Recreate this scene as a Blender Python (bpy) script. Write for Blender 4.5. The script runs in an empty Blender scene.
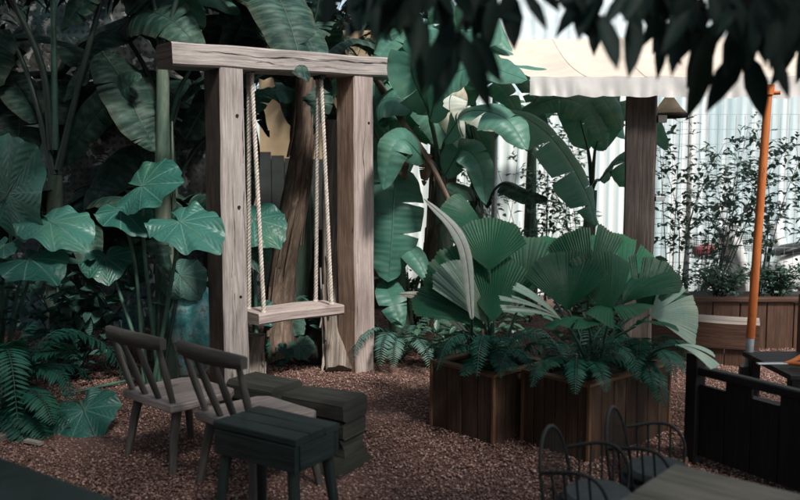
import bpy, math, random
import numpy as np
from mathutils import Vector, Matrix, noise
R = math.radians
rnd = random.Random(11)
V = Vector
Z = V((0, 0, 1))
sc = bpy.context.scene
COL = sc.collection

# ------------------------------------------------------------------ camera
CAM = V((0, 0, 1.5))
PITCH = math.atan(70 / 800)
cd = bpy.data.cameras.new('camera')
cam = bpy.data.objects.new('camera', cd)
COL.objects.link(cam)
cam.location = CAM
cam.rotation_euler = (R(90) - PITCH, 0, 0)
cd.lens = 36
cd.sensor_width = 36
cd.clip_start = 0.05
cd.clip_end = 500
cd.dof.use_dof = True
cd.dof.focus_distance = 5.6
cd.dof.aperture_fstop = 1.9
sc.camera = cam


def P(px, py, Y):
    dx = (px - 400) / 800
    dy = (250 - py) / 800
    d = V((dx, math.cos(PITCH) + dy * math.sin(PITCH), -math.sin(PITCH) + dy * math.cos(PITCH)))
    return CAM + d * (Y / d.y)


def G(px, py, z=0.0):
    dx = (px - 400) / 800
    dy = (250 - py) / 800
    d = V((dx, math.cos(PITCH) + dy * math.sin(PITCH), -math.sin(PITCH) + dy * math.cos(PITCH)))
    return CAM + d * ((z - CAM.z) / d.z)


# ------------------------------------------------------------------ mesh builder
class MB:
    def __init__(s):
        s.v = []; s.f = []; s.u = []; s.m = []; s.sm = []

    def add(s, vs, fs, uvs, mat=0, smooth=True):
        o = len(s.v)
        s.v.extend([tuple(p) for p in vs])
        for f, u in zip(fs, uvs):
            s.f.append([i + o for i in f]); s.u.append(u); s.m.append(mat); s.sm.append(smooth)

    def grid(s, rows, uvr, mat=0, smooth=True, close=False):
        n = len(rows); k = len(rows[0])
        vs = [p for r in rows for p in r]
        fs = []; us = []
        for i in range(n - 1):
            for j in range(k if close else k - 1):
                j2 = (j + 1) % k
                fs.append([i * k + j, i * k + j2, (i + 1) * k + j2, (i + 1) * k + j])
                ua = uvr[i][j]; ub = uvr[i][j + 1]; uc = uvr[i + 1][j + 1]; ud = uvr[i + 1][j]
                us.append([ua, ub, uc, ud])
        s.add(vs, fs, us, mat, smooth)

    def tube(s, pts, rad, ns=8, mat=0, cap=True, rough=0.0, flat=1.0, seed=0):
        pts = [V(p) for p in pts]
        n = len(pts)
        if not isinstance(rad, (list, tuple)):
            rad = [rad] * n
        t = (pts[1] - pts[0]).normalized()
        a = t.cross(Z)
        if a.length < 1e-3:
            a = t.cross(V((1, 0, 0)))
        a.normalize()
        rows = []; uvr = []; L = 0; o = rnd.random() * 7
        for i in range(n):
            if i:
                L += (pts[i] - pts[i - 1]).length
            t = (pts[min(i + 1, n - 1)] - pts[max(i - 1, 0)]).normalized()
            a = (a - t * a.dot(t)).normalized()
            b = t.cross(a)
            row = []; ur = []
            for j in range(ns + 1):
                an = 2 * math.pi * j / ns
                r = rad[i]
                if rough and j < ns:
                    r *= 1 + rough * noise.noise(V((math.cos(an) * 1.7 + seed, math.sin(an) * 1.7, L * 2.5 + seed)))
                if j < ns:
                    row.append(pts[i] + a * (math.cos(an) * r) + b * (math.sin(an) * r * flat))
                ur.append((L + o, rad[i] * 2 * math.pi * j / ns + o))
            rows.append(row); uvr.append(ur)
        s.grid(rows, uvr, mat, True, True)
        if cap:
            for ri, rev in ((0, True), (n - 1, False)):
                idx = list(range(ns))
                if rev:
                    idx.reverse()
                row = rows[ri]
                us = [[(0.1 + o + 0.5 * rad[ri] * math.cos(2 * math.pi * j / ns), o + rad[ri] * math.sin(2 * math.pi * j / ns)) for j in idx]]
                s.add([row[j] for j in idx], [list(range(ns))], us, mat, False)

    def beam(s, p0, p1, w, h, up=Z, ch=0.006, n=1, jit=0.0, mat=0, taper=1.0):
        p0 = V(p0); p1 = V(p1)
        t = (p1 - p0); L = t.length; t.normalize()
        up = V(up)
        sd = t.cross(up).normalized()
        u2 = sd.cross(t)
        ch = min(ch, w * .3, h * .3)
        prof = [(-w / 2 + ch, -h / 2), (w / 2 - ch, -h / 2), (w / 2, -h / 2 + ch), (w / 2, h / 2 - ch),
                (w / 2 - ch, h / 2), (-w / 2 + ch, h / 2), (-w / 2, h / 2 - ch), (-w / 2, -h / 2 + ch)]
        per = [0]
        for i in range(8):
            a = prof[i]; b = prof[(i + 1) % 8]
            per.append(per[-1] + math.hypot(a[0] - b[0], a[1] - b[1]))
        o = rnd.random() * 9
        rows = []; uvr = []
        for i in range(n + 1):
            f = i / n
            c = p0 + t * (L * f)
            k = 1 + (taper - 1) * f
            row = []
            for q, (x, y) in enumerate(prof):
                jx = jy = 0
                if jit:
                    jx = jit * noise.noise(V((o + f * L * 3, q * .37, 1.3)))
                    jy = jit * noise.noise(V((o + f * L * 3, q * .37, 9.3)))
                row.append(c + sd * (x * k + jx) + u2 * (y * k + jy))
            rows.append(row)
            uvr.append([(o + L * f, o + q) for q in per])
        s.grid(rows, uvr, mat, False, True)
        us = [(o + .3 * x, o + y * .3) for x, y in prof]
        s.add(rows[0], [[7, 6, 5, 4, 3, 2, 1, 0]], [[us[i] for i in (7, 6, 5, 4, 3, 2, 1, 0)]], mat, False)
        s.add(rows[-1], [[0, 1, 2, 3, 4, 5, 6, 7]], [us], mat, False)

    def lathe(s, prof, c, ns=32, mat=0):
        rows = []; uvr = []; L = 0
        for i, (r, z) in enumerate(prof):
            if i:
                L += math.hypot(r - prof[i - 1][0], z - prof[i - 1][1])
            rows.append([V(c) + V((r * math.cos(2 * math.pi * j / ns), r * math.sin(2 * math.pi * j / ns), z)) for j in range(ns)])
            uvr.append([(j / ns * 2, L) for j in range(ns + 1)])
        s.grid(rows, uvr, mat, True, True)

    def slab(s, poly, z0, z1, ch=0.008, mat=0, grain=V((1, 0, 0)), axis=Z):
        """prism of a plan polygon (counter-clockwise) with a chamfered top edge"""
        poly = [V((p[0], p[1], 0)) for p in poly]
        n = len(poly)
        c = sum(poly, V((0, 0, 0))) / n
        gr = V(grain).normalized(); gs = Z.cross(gr)
        o = rnd.random() * 9

        def ring(k, z):
            out = []
            for p in poly:
                d = (c - p)
                out.append(p + d.normalized() * k + V((0, 0, z)))
            return out
        rows = [ring(ch, z0), ring(0, z0 + ch), ring(0, z1 - ch), ring(ch, z1)]
        uvr = []
        per = [0]
        for i in range(n):
            per.append(per[-1] + (poly[i] - poly[(i + 1) % n]).length)
        for zz in (z0, z0 + ch, z1 - ch, z1):
            uvr.append([(o + q, o + zz) for q in per])
        s.grid(rows, uvr, mat, False, True)
        uv = [(o + p.dot(gr), o + p.dot(gs)) for p in poly]
        s.add(rows[3], [list(range(n))], [uv], mat, False)
        s.add(rows[0], [list(range(n))[::-1]], [uv[::-1]], mat, False)

    def leaf(s, b, d, nr, L, W, curl=.15, mat=0):
        """small lance shaped leaf"""
        d = V(d).normalized()
        sd = d.cross(V(nr))
        if sd.length < 1e-3:
            sd = d.cross(V((.3, .5, .8)))
        sd.normalize()
        nn = sd.cross(d)
        rows = []; uvr = []
        for t, w in ((0, .06), (.22, .75), (.5, 1), (.78, .62), (1, .03)):
            c = V(b) + d * (L * t) - nn * (curl * L * t * t)
            rows.append([c - sd * (W / 2 * w) + nn * (.22 * W * w), c, c + sd * (W / 2 * w) + nn * (.22 * W * w)])
            uvr.append([(t, 0), (t, .5), (t, 1)])
        s.grid(rows, uvr, mat, True)


def paint(mb, d, mat):
    """faces that look towards d get another material"""
    m = sum((V(p) for p in mb.v), V((0, 0, 0))) / len(mb.v)
    for k, f in enumerate(mb.f):
        a, b, c = (V(mb.v[i]) for i in f[:3])
        nn = (b - a).cross(c - a)
        q = sum((V(mb.v[i]) for i in f), V((0, 0, 0))) / len(f)
        if nn.length > 0 and abs(nn.normalized().dot(d)) > .75 and (q - m).dot(d) > 0 and mb.m[k] == 0 and (len(f) > 4 or (max((b - a).length, (c - b).length) > .03 and min((b - a).length, (c - b).length) > .025)):
            mb.m[k] = mat


def crack(mb, p0, p1, nrm, side, w, amp, mat, seed):
    """a dark drying crack running along a timber face"""
    n = 40
    rows = []; uvr = []
    for i in range(n + 1):
        f = i / n
        c = V(p0).lerp(V(p1), f) + side * (amp * noise.noise(V((f * 5, seed, 0))) + amp * .25 * noise.noise(V((f * 23, seed, 5))))
        h = w * (.25 + abs(noise.noise(V((f * 9, seed, 2)))) * 1.6) * min(1, f * 12, (1 - f) * 12)
        rows.append([c - side * h + nrm * .0015, c + side * h + nrm * .0015]); uvr.append([(f, 0), (f, .01)])
    mb.grid(rows, uvr, mat, False)


def obj(name, mb, mats, parent=None):
    me = bpy.data.meshes.new(name)
    nv = len(mb.v)
    me.from_pydata(mb.v, [], mb.f)
    if not isinstance(mats, (list, tuple)):
        mats = [mats]
    for m in mats:
        me.materials.append(m)
    uvl = me.uv_layers.new(name='UVMap')
    flat = [c for f in mb.u for p in f for c in p]
    uvl.data.foreach_set('uv', flat)
    me.polygons.foreach_set('material_index', mb.m)
    me.polygons.foreach_set('use_smooth', mb.sm)
    me.update()
    o = bpy.data.objects.new(name, me)
    COL.objects.link(o)
    if parent is not None:
        o.parent = parent
        r = parent
        while r.parent is not None:
            r = r.parent
        o.matrix_parent_inverse = (Matrix.Translation(r.location) @ r.rotation_euler.to_matrix().to_4x4()).inverted() if parent is r else Matrix.Identity(4)
    return o


def sub(name, mb, mats, part, root):
    """a sub-part: mesh in the same coordinates as its part"""
    o = obj(name, mb, mats)
    o.parent = part
    o.matrix_parent_inverse = Matrix.Identity(4)
    return o


def thing(name, label, cat, loc=(0, 0, 0), rz=0, group=None):
    o = bpy.data.objects.new(name, None)
    COL.objects.link(o)
    o.empty_display_size = .1
    o.location = loc
    o.rotation_euler = (0, 0, rz)
    o['label'] = label; o['category'] = cat
    if group:
        o['group'] = group
    return o


def local(name, mb, mats, root):
    """part whose mesh is written in the thing's own coordinates"""
    o = obj(name, mb, mats)
    o.parent = root
    return o


def tag(o, label, cat, group=None, kind=None):
    o['label'] = label; o['category'] = cat
    if group: o['group'] = group
    if kind: o['kind'] = kind
    return o


def dup(root, loc, rz, label, group=None):
    r = root.copy(); COL.objects.link(r)
    r.location = loc; r.rotation_euler = (0, 0, rz)
    r['label'] = label
    if group: r['group'] = group
    for ch in list(root.children):
        c = ch.copy(); COL.objects.link(c); c.parent = r
        for g in list(ch.children):
            d = g.copy(); COL.objects.link(d); d.parent = c
    return r


def spline(pts, n):
    pts = [V(p) for p in pts]
    if len(pts) == 2:
        return [pts[0].lerp(pts[1], i / (n - 1)) for i in range(n)]
    q = [pts[0] * 2 - pts[1]] + pts + [pts[-1] * 2 - pts[-2]]
    m = len(pts) - 1
    out = []
    for i in range(n):
        f = i / (n - 1) * m
        k = min(int(f), m - 1); t = f - k
        a, b, c, d = q[k:k + 4]
        out.append(.5 * ((2 * b) + (c - a) * t + (2 * a - 5 * b + 4 * c - d) * t * t + (3 * b - a - 3 * c + d) * t ** 3))
    return out


# ------------------------------------------------------------------ materials
class NT:
    def __init__(s, name):
        s.mat = bpy.data.materials.new(name)
        s.mat.use_nodes = True
        s.t = s.mat.node_tree
        s.t.nodes.clear()
        s.out = s.n('ShaderNodeOutputMaterial')

    def n(s, typ, **kw):
        nd = s.t.nodes.new(typ)
        for k, v in kw.items():
            if k.startswith('i_'):
                key = k[2:]
                key = int(key) if key.isdigit() else key.replace('_', ' ')
                if hasattr(v, 'is_output') or isinstance(v, bpy.types.NodeSocket):
                    s.t.links.new(v, nd.inputs[key])
                else:
                    nd.inputs[key].default_value = v
            else:
                setattr(nd, k, v)
        return nd

    def link(s, a, b):
        s.t.links.new(a, b)

    def math(s, op, a, b=None):
        nd = s.n('ShaderNodeMath', operation=op)
        for i, x in enumerate((a, b)):
            if x is None: continue
            if isinstance(x, (int, float)): nd.inputs[i].default_value = x
            else: s.link(x, nd.inputs[i])
        return nd.outputs[0]

    def mix(s, f, a, b, mode='MIX'):
        nd = s.n('ShaderNodeMix', data_type='RGBA', blend_type=mode)
        for i, x in ((0, f), (6, a), (7, b)):
            if isinstance(x, (int, float)): nd.inputs[i].default_value = x
            elif isinstance(x, (tuple, list)): nd.inputs[i].default_value = (*x[:3], 1)
            else: s.link(x, nd.inputs[i])
        return nd.outputs[2]

    def ramp(s, f, stops):
        nd = s.n('ShaderNodeValToRGB')
        el = nd.color_ramp.elements
        while len(el) < len(stops): el.new(.5)
        for e, (p, c) in zip(el, stops):
            e.position = p
            e.color = (*c[:3], 1) if isinstance(c, (tuple, list)) else (c, c, c, 1)
        s.link(f, nd.inputs[0])
        return nd.outputs[0]

    def noise(s, vec, scale, detail=4, rough=.55, dist=0):
        nd = s.n('ShaderNodeTexNoise')
        nd.inputs['Scale'].default_value = scale
        nd.inputs['Detail'].default_value = detail
        nd.inputs['Roughness'].default_value = rough
        nd.inputs['Distortion'].default_value = dist
        if vec is not None: s.link(vec, nd.inputs['Vector'])
        return nd.outputs[0]

    def map(s, vec, scale=(1, 1, 1), loc=(0, 0, 0)):
        nd = s.n('ShaderNodeMapping')
        nd.inputs['Scale'].default_value = scale
        nd.inputs['Location'].default_value = loc
        s.link(vec, nd.inputs[0])
        return nd.outputs[0]

    def bump(s, h, strength=.3, dist=.01):
        nd = s.n('ShaderNodeBump')
        nd.inputs['Strength'].default_value = strength
        nd.inputs['Distance'].default_value = dist
        s.link(h, nd.inputs['Height'])
        return nd.outputs[0]

    def bsdf(s, color, rough=.6, normal=None, spec=.5, metal=0, trans=0, tcol=None):
        b = s.n('ShaderNodeBsdfPrincipled')
        for k, x in (('Base Color', color), ('Roughness', rough), ('Metallic', metal), ('Specular IOR Level', spec)):
            if isinstance(x, (int, float)): b.inputs[k].default_value = x
            elif isinstance(x, (tuple, list)): b.inputs[k].default_value = (*x[:3], 1)
            else: s.link(x, b.inputs[k])
        if normal is not None: s.link(normal, b.inputs['Normal'])
        o = b.outputs[0]
        if trans:
            t = s.n('ShaderNodeBsdfTranslucent')
            c = tcol if tcol is not None else color
            if isinstance(c, (tuple, list)): t.inputs[0].default_value = (*c[:3], 1)
            else: s.link(c, t.inputs[0])
            m = s.n('ShaderNodeMixShader')
            m.inputs[0].default_value = trans
            s.link(o, m.inputs[1]); s.link(t.outputs[0], m.inputs[2])
            o = m.outputs[0]
        s.link(o, s.out.inputs[0])
        return s.mat

    def uv(s):
        return s.n('ShaderNodeUVMap').outputs[0]

    def co(s):
        return s.n('ShaderNodeTexCoord').outputs['Object']

    def rand(s):
        return s.n('ShaderNodeObjectInfo').outputs['Random']


def leaf_mat(name, dark, light, kind='plain', rough=.38, trans=.25, spec=.5, vein=(.2, .33, .26)):
    t = NT(name)
    uv = t.uv(); co = t.co()
    sx = t.n('ShaderNodeSeparateXYZ'); t.link(uv, sx.inputs[0])
    u, v = sx.outputs[0], sx.outputs[1]
    n1 = t.noise(co, 5, 4)
    f = t.math('ADD', t.math('MULTIPLY', n1, .6), t.math('MULTIPLY', t.rand(), .5))
    c = t.ramp(f, [(.2, dark), (.85, light)])
    c = t.mix(t.math('MULTIPLY', t.ramp(t.noise(co, 2.6, 5, .6), [(.52, 0), (.72, 1)]), .35), c, tuple(a * b for a, b in zip(light, (1.9, 1.15, .6))))
    n2 = t.noise(co, 34, 4, .7)
    c = t.mix(t.math('MULTIPLY', t.ramp(n2, [(.56, 0), (.8, 1)]), .35), c, (.10, .085, .045))
    nrm = None
    if kind == 'banana':
        w = t.math('SINE', t.math('ADD', t.math('MULTIPLY', u, 260), t.math('MULTIPLY', n1, 5)))
        h = t.math('ADD', t.math('MULTIPLY', w, .5), t.noise(t.map(uv, (70, 2, 1)), 1, 3))
        c = t.mix(t.math('MULTIPLY', t.ramp(t.noise(t.map(uv, (42, 1.2, 1)), 1, 4), [(.45, 0), (.75, 1)]), .3), c, vein)
        ed = t.ramp(t.math('ADD', v, t.math('MULTIPLY', t.noise(t.map(uv, (14, 1, 1)), 1.0, 3), .25)), [(.98, 0), (1.13, 1)])
        c = t.mix(t.math('MULTIPLY', ed, .12), c, (.15, .10, .05))
        nrm = t.bump(h, .35, .004)
    elif kind == 'radial':
        fr = t.math('FRACT', t.math('MULTIPLY', u, 11))
        dd = t.math('ABSOLUTE', t.math('SUBTRACT', fr, .5))
        line = t.math('LESS_THAN', t.math('MULTIPLY', dd, v), .028)
        c = t.mix(t.math('MULTIPLY', line, .55), c, vein)
        nrm = t.bump(t.math('ADD', t.math('MULTIPLY', dd, -1.3), t.math('ADD', t.math('MULTIPLY', t.noise(co, 16, 3), 1.2), t.math('MULTIPLY', t.math('SINE', t.math('ADD', t.math('MULTIPLY', v, 42), t.math('MULTIPLY', dd, 16))), .14))), .45, .014)
    elif kind == 'fan':
        st = t.noise(t.map(uv, (110, .6, 1)), 1, 3)
        c = t.mix(t.math('MULTIPLY', t.ramp(st, [(.45, 0), (.7, 1)]), .35), c, vein)
        ed = t.ramp(v, [(.9, 0), (1.0, 1)])
        c = t.mix(t.math('MULTIPLY', ed, .12), c, (.16, .15, .07))
        nrm = t.bump(st, .3, .004)
    r = t.math('ADD', rough - .1, t.math('MULTIPLY', n2, .25))
    tc = t.mix(1.0, c, (1.0, 1.25, .9), 'MULTIPLY')
    return t.bsdf(c, r, nrm, spec, 0, trans, tc)


def wood_mat(name, dark, mid, light, rough=.75, scale=1.0, crack=.8, bump=.5, spec=.3):
    t = NT(name)
    uv = t.uv()
    g1 = t.noise(t.map(uv, (3.0 * scale, 62 * scale, 1)), 1, 7, .65, .5)
    g2 = t.noise(t.map(uv, (3.2 * scale, 150 * scale, 1)), 1, 4, .6)
    bl = t.noise(t.map(uv, (2.2, 5, 1)), 1, 4, .6)
    f = t.math('ADD', t.math('MULTIPLY', g1, .6), t.math('MULTIPLY', bl, .4))
    c = t.ramp(f, [(.33, dark), (.5, mid), (.66, light)])
    ck = t.ramp(t.noise(t.map(uv, (.9, 26 * scale, 1), (3, 3, 0)), 1, 5, .55, 1.2), [(.255, 1), (.30, 0)])
    c = t.mix(t.math('MULTIPLY', ck, crack), c, tuple(x * .18 for x in dark))
    c = t.mix(t.math('MULTIPLY', t.ramp(g2, [(.4, 1), (.6, 0)]), .3), c, dark)
    pt = t.ramp(t.noise(t.map(uv, (1.3, 7, 1), (8, 2, 0)), 1, 6, .65), [(.48, 0), (.66, 1)])
    c = t.mix(t.math('MULTIPLY', pt, .55), c, tuple(x * .75 for x in dark))
    kn = t.n('ShaderNodeTexVoronoi'); kn.inputs['Scale'].default_value = 1.0
    t.link(t.map(uv, (2.3, 6.5, 1), (1, 4, 0)), kn.inputs['Vector'])
    c = t.mix(t.math('MULTIPLY', t.ramp(kn.outputs['Distance'], [(.05, 1), (.11, 0)]), .75), c, tuple(x * .3 for x in dark))
    h = t.math('SUBTRACT', t.math('ADD', g1, t.math('MULTIPLY', g2, .5)), ck)
    return t.bsdf(c, t.math('ADD', rough - .1, t.math('MULTIPLY', g2, .2)), t.bump(h, bump, .006), spec)


def bark_mat(name, dark, mid, light, sx=3, sy=22):
    t = NT(name)
    uv = t.uv()
    g = t.noise(t.map(uv, (sx, sy, 1)), 1, 6, .65, .8)
    b = t.noise(t.map(uv, (2.2, 3, 1)), 1, 3)
    c = t.ramp(t.math('ADD', t.math('MULTIPLY', g, .65), t.math('MULTIPLY', b, .35)), [(.34, dark), (.5, mid), (.64, light)])
    return t.bsdf(c, .85, t.bump(g, .8, .02), .2)


def plain_mat(name, col, rough=.5, metal=0, spec=.5, var=.25, sc=9, bump=.15, trans=0, dirt=None):
    t = NT(name)
    co = t.co()
    n = t.noise(co, sc, 5, .6)
    c = t.mix(t.ramp(n, [(.35, 0), (.7, 1)]), tuple(x * (1 - var) for x in col), tuple(min(1, x * (1 + var)) for x in col))
    if dirt:
        c = t.mix(t.math('MULTIPLY', t.ramp(t.noise(co, sc * .4, 6, .65), [(.5, 0), (.72, 1)]), .6), c, dirt)
    return t.bsdf(c, t.math('ADD', rough - .08, t.math('MULTIPLY', n, .2)), t.bump(t.noise(co, sc * 8, 3), bump, .003), spec, metal, trans)


M = {}
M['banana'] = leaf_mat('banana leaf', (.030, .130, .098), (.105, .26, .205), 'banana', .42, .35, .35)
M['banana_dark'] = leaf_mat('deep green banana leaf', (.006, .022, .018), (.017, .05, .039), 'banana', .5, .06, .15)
M['banana_pale'] = leaf_mat('bleached banana leaf', (.50, .53, .49), (.74, .75, .71), 'banana', .55, .35, .3, (.7, .7, .66))
M['banana_dry'] = leaf_mat('dry brown banana leaf', (.10, .062, .042), (.24, .155, .11), 'banana', .7, .15, .2, (.3, .22, .17))
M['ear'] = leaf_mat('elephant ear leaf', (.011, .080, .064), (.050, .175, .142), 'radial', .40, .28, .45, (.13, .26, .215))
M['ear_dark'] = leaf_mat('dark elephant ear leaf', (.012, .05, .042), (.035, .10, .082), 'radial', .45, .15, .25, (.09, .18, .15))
M['fan'] = leaf_mat('fan palm leaf', (.003, .044, .021), (.011, .105, .052), 'fan', .42, .30, .28, (.022, .13, .07))
M['fan_pale'] = leaf_mat('silvery fan palm leaf', (.10, .2, .155), (.27, .40, .335), 'fan', .34, .2, .6, (.42, .52, .46))
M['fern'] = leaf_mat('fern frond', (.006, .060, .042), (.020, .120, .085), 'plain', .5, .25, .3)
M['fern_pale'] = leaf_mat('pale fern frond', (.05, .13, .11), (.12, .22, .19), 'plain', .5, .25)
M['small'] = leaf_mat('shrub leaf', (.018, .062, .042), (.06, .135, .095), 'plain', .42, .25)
M['rose'] = leaf_mat('rose leaf', (.03, .075, .055), (.09, .165, .125), 'plain', .42, .25)
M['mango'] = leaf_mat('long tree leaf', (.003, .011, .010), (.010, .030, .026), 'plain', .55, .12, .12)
M['stalk'] = plain_mat('green stalk', (.055, .125, .092), .42, var=.35)
M['stalk_dark'] = plain_mat('dark stalk', (.020, .042, .032), .5, var=.35)
M['stem'] = bark_mat('banana stem', (.028, .05, .038), (.075, .115, .088), (.15, .17, .13), 2, 14)
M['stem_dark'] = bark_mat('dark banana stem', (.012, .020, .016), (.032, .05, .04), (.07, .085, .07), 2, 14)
M['trunk'] = bark_mat('peeling trunk', (.035, .027, .022), (.10, .072, .054), (.22, .16, .125), 5, 26)
M['trunk_grey'] = bark_mat('fibrous grey trunk', (.06, .05, .043), (.19, .16, .135), (.38, .33, .29), 2, 34)
M['bark'] = bark_mat('dark bark', (.012, .011, .009), (.03, .026, .021), (.06, .05, .042))
M['wood_pale'] = wood_mat('weathered pale timber', (.20, .155, .14), (.385, .32, .295), (.55, .475, .45))
M['wood_grey'] = wood_mat('grey weathered timber', (.15, .13, .118), (.33, .295, .275), (.50, .455, .435))
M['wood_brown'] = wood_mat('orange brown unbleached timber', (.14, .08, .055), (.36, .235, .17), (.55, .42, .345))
M['wood_shaded'] = wood_mat('brown timber with painted shade', (.022, .015, .012), (.06, .043, .035), (.12, .09, .075))  # shade of the left-facing sides put into the timber colour
M['wood_crack'] = plain_mat('inside of a drying crack', (.02, .016, .014), .95)
M['wood_chair'] = wood_mat('worn dark chair timber', (.045, .042, .037), (.095, .088, .08), (.17, .158, .145), .62)
M['wood_seat'] = wood_mat('worn pale seat timber', (.13, .105, .09), (.32, .265, .24), (.54, .47, .44), .55)
M['wood_stool'] = wood_mat('dark green painted timber', (.009, .014, .013), (.018, .031, .029), (.036, .056, .053), .5)
M['wood_block'] = wood_mat('dark sleeper timber', (.020, .022, .017), (.05, .05, .041), (.105, .10, .085), .75)
M['wood_planter'] = wood_mat('brown planter board', (.028, .016, .010), (.070, .040, .025), (.125, .074, .047), .65)
M['wood_rim'] = wood_mat('orange brown planter rim', (.08, .04, .02), (.17, .088, .045), (.27, .155, .085), .55)
M['wood_post'] = wood_mat('brown post timber', (.028, .021, .018), (.070, .054, .046), (.15, .125, .11), .7)
M['wood_ledge'] = wood_mat('grey ledge timber', (.12, .10, .085), (.30, .265, .235), (.46, .42, .385), .75)
M['wood_bed'] = wood_mat('red brown bed board', (.03, .015, .010), (.075, .038, .024), (.13, .07, .045), .7)
M['wood_table'] = wood_mat('grey brown table board', (.06, .052, .038), (.15, .135, .105), (.25, .225, .18), .6)
M['wood_black'] = wood_mat('black stained timber', (.004, .004, .004), (.010, .010, .010), (.022, .021, .02), .55)
M['paint_rust'] = plain_mat('rust red painted timber', (.10, .034, .02), .6)
M['rope'] = plain_mat('natural rope', (.46, .41, .36), .9, var=.3, sc=40)
M['dark_table'] = plain_mat('dark green table top', (.018, .027, .027), .35, var=.3)
M['iron'] = plain_mat('dark iron', (.010, .012, .013), .45, metal=.3, var=.3)
M['rattan'] = plain_mat('dark woven cane', (.008, .009, .009), .6, var=.4, sc=60, bump=.6)
M['cushion'] = plain_mat('grey cushion cloth', (.05, .06, .06), .9, var=.25, sc=30)
def mat_pole():
    t = NT('chipped orange painted steel')
    co = t.co()
    n = t.noise(t.map(co, (14, 14, 3.2)), 1, 6, .65)
    c = t.ramp(n, [(.3, (.30, .075, .018)), (.5, (.46, .125, .028)), (.7, (.54, .175, .05))])
    ch = t.ramp(t.noise(t.map(co, (60, 60, 12)), 1, 5, .7), [(.60, 0), (.64, 1)])
    c = t.mix(t.math('MULTIPLY', ch, .85), c, (.09, .05, .035))
    return t.bsdf(c, .6, t.bump(t.math('SUBTRACT', n, ch), .3, .004), .35)


M['orange'] = mat_pole()
M['galv'] = plain_mat('galvanised steel', (.42, .46, .47), .4, metal=.4)
M['plastic_black'] = plain_mat('black plastic', (.012, .013, .013), .4)
M['white_paint'] = plain_mat('white scooter paint', (.80, .80, .79), .3, var=.06)
M['tyre'] = plain_mat('tyre rubber', (.015, .015, .016), .8)
M['seat_black'] = plain_mat('black vinyl', (.012, .013, .014), .45)
M['wire'] = plain_mat('grey wire', (.33, .38, .37), .5, metal=.3)
M['red'] = plain_mat('faded red plastic', (.50, .10, .12), .5)
M['canvas'] = plain_mat('cream canvas', (.70, .60, .50), .9, var=.06, sc=5, bump=.3, trans=.22, dirt=(.56, .47, .38))
M['canvas_white'] = plain_mat('white canvas', (.90, .88, .85), .9, var=.04, sc=5, bump=.3, trans=.15)
M['tan'] = plain_mat('tan plaster', (.36, .27, .165), .9, var=.18, sc=2.5, bump=.4, dirt=(.2, .17, .12))
M['dark_board'] = plain_mat('dark stained boards', (.022, .028, .027), .8, var=.4, sc=4)
M['soil'] = plain_mat('dark soil', (.022, .016, .012), .95, var=.4, sc=30, bump=.8)
M['roof'] = plain_mat('pale grey roof sheet', (.40, .45, .46), .6, var=.15, sc=2)
M['lamp'] = plain_mat('pale lampshade cloth', (.62, .58, .50), .9, trans=.3)


def mat_jar():
    t = NT('turquoise glaze')
    co = t.co()
    n = t.noise(co, 7, 7, .65, .6)
    c = t.ramp(n, [(.34, (.03, .17, .18)), (.45, (.08, .38, .39)), (.54, (.25, .52, .52)), (.62, (.56, .62, .60)), (.7, (.15, .43, .44))])
    n2 = t.noise(co, 26, 5, .7)
    c = t.mix(t.math('MULTIPLY', t.ramp(n2, [(.54, 0), (.6, 1)]), .8), c, (.20, .15, .125))
    return t.bsdf(c, .4, t.bump(n2, .3, .005))


def mat_blockwall():
    t = NT('peeling block wall')
    uv = t.uv()
    sx = t.n('ShaderNodeSeparateXYZ'); t.link(uv, sx.inputs[0])
    k = 15.0
    wn = t.math('MULTIPLY', t.math('SUBTRACT', t.noise(uv, 9, 3), .5), 1.4)
    fu = t.math('SUBTRACT', t.math('FRACT', t.math('ADD', wn, t.math('MULTIPLY', sx.outputs[0], k))), .5)
    fv = t.math('SUBTRACT', t.math('FRACT', t.math('MULTIPLY', sx.outputs[1], k)), .5)
    d = t.math('SQRT', t.math('ADD', t.math('MULTIPLY', fu, fu), t.math('MULTIPLY', fv, fv)))
    n = t.noise(uv, 3.2, 6, .65)
    dot = t.math('LESS_THAN', t.math('ADD', d, t.math('MULTIPLY', t.noise(uv, 30, 3), .3)), .42)
    base = t.ramp(n, [(.3, (.02, .022, .021)), (.48, (.055, .06, .056)), (.62, (.16, .165, .16))])
    teal = t.ramp(t.noise(uv, 1.7, 3), [(.46, 0), (.60, 1)])
    base = t.mix(t.math('MULTIPLY', teal, .6), base, (.035, .12, .13))
    c = t.mix(t.math('MULTIPLY', dot, .6), base, (.018, .02, .02))
    pl = t.ramp(t.noise(uv, 5.5, 8, .7, 1.0), [(.57, 0), (.6, 1)])
    c = t.mix(t.math('MULTIPLY', pl, .85), c, (.52, .52, .49))
    return t.bsdf(c, .85, t.bump(t.math('SUBTRACT', n, dot), .5, .01), .3)


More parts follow.
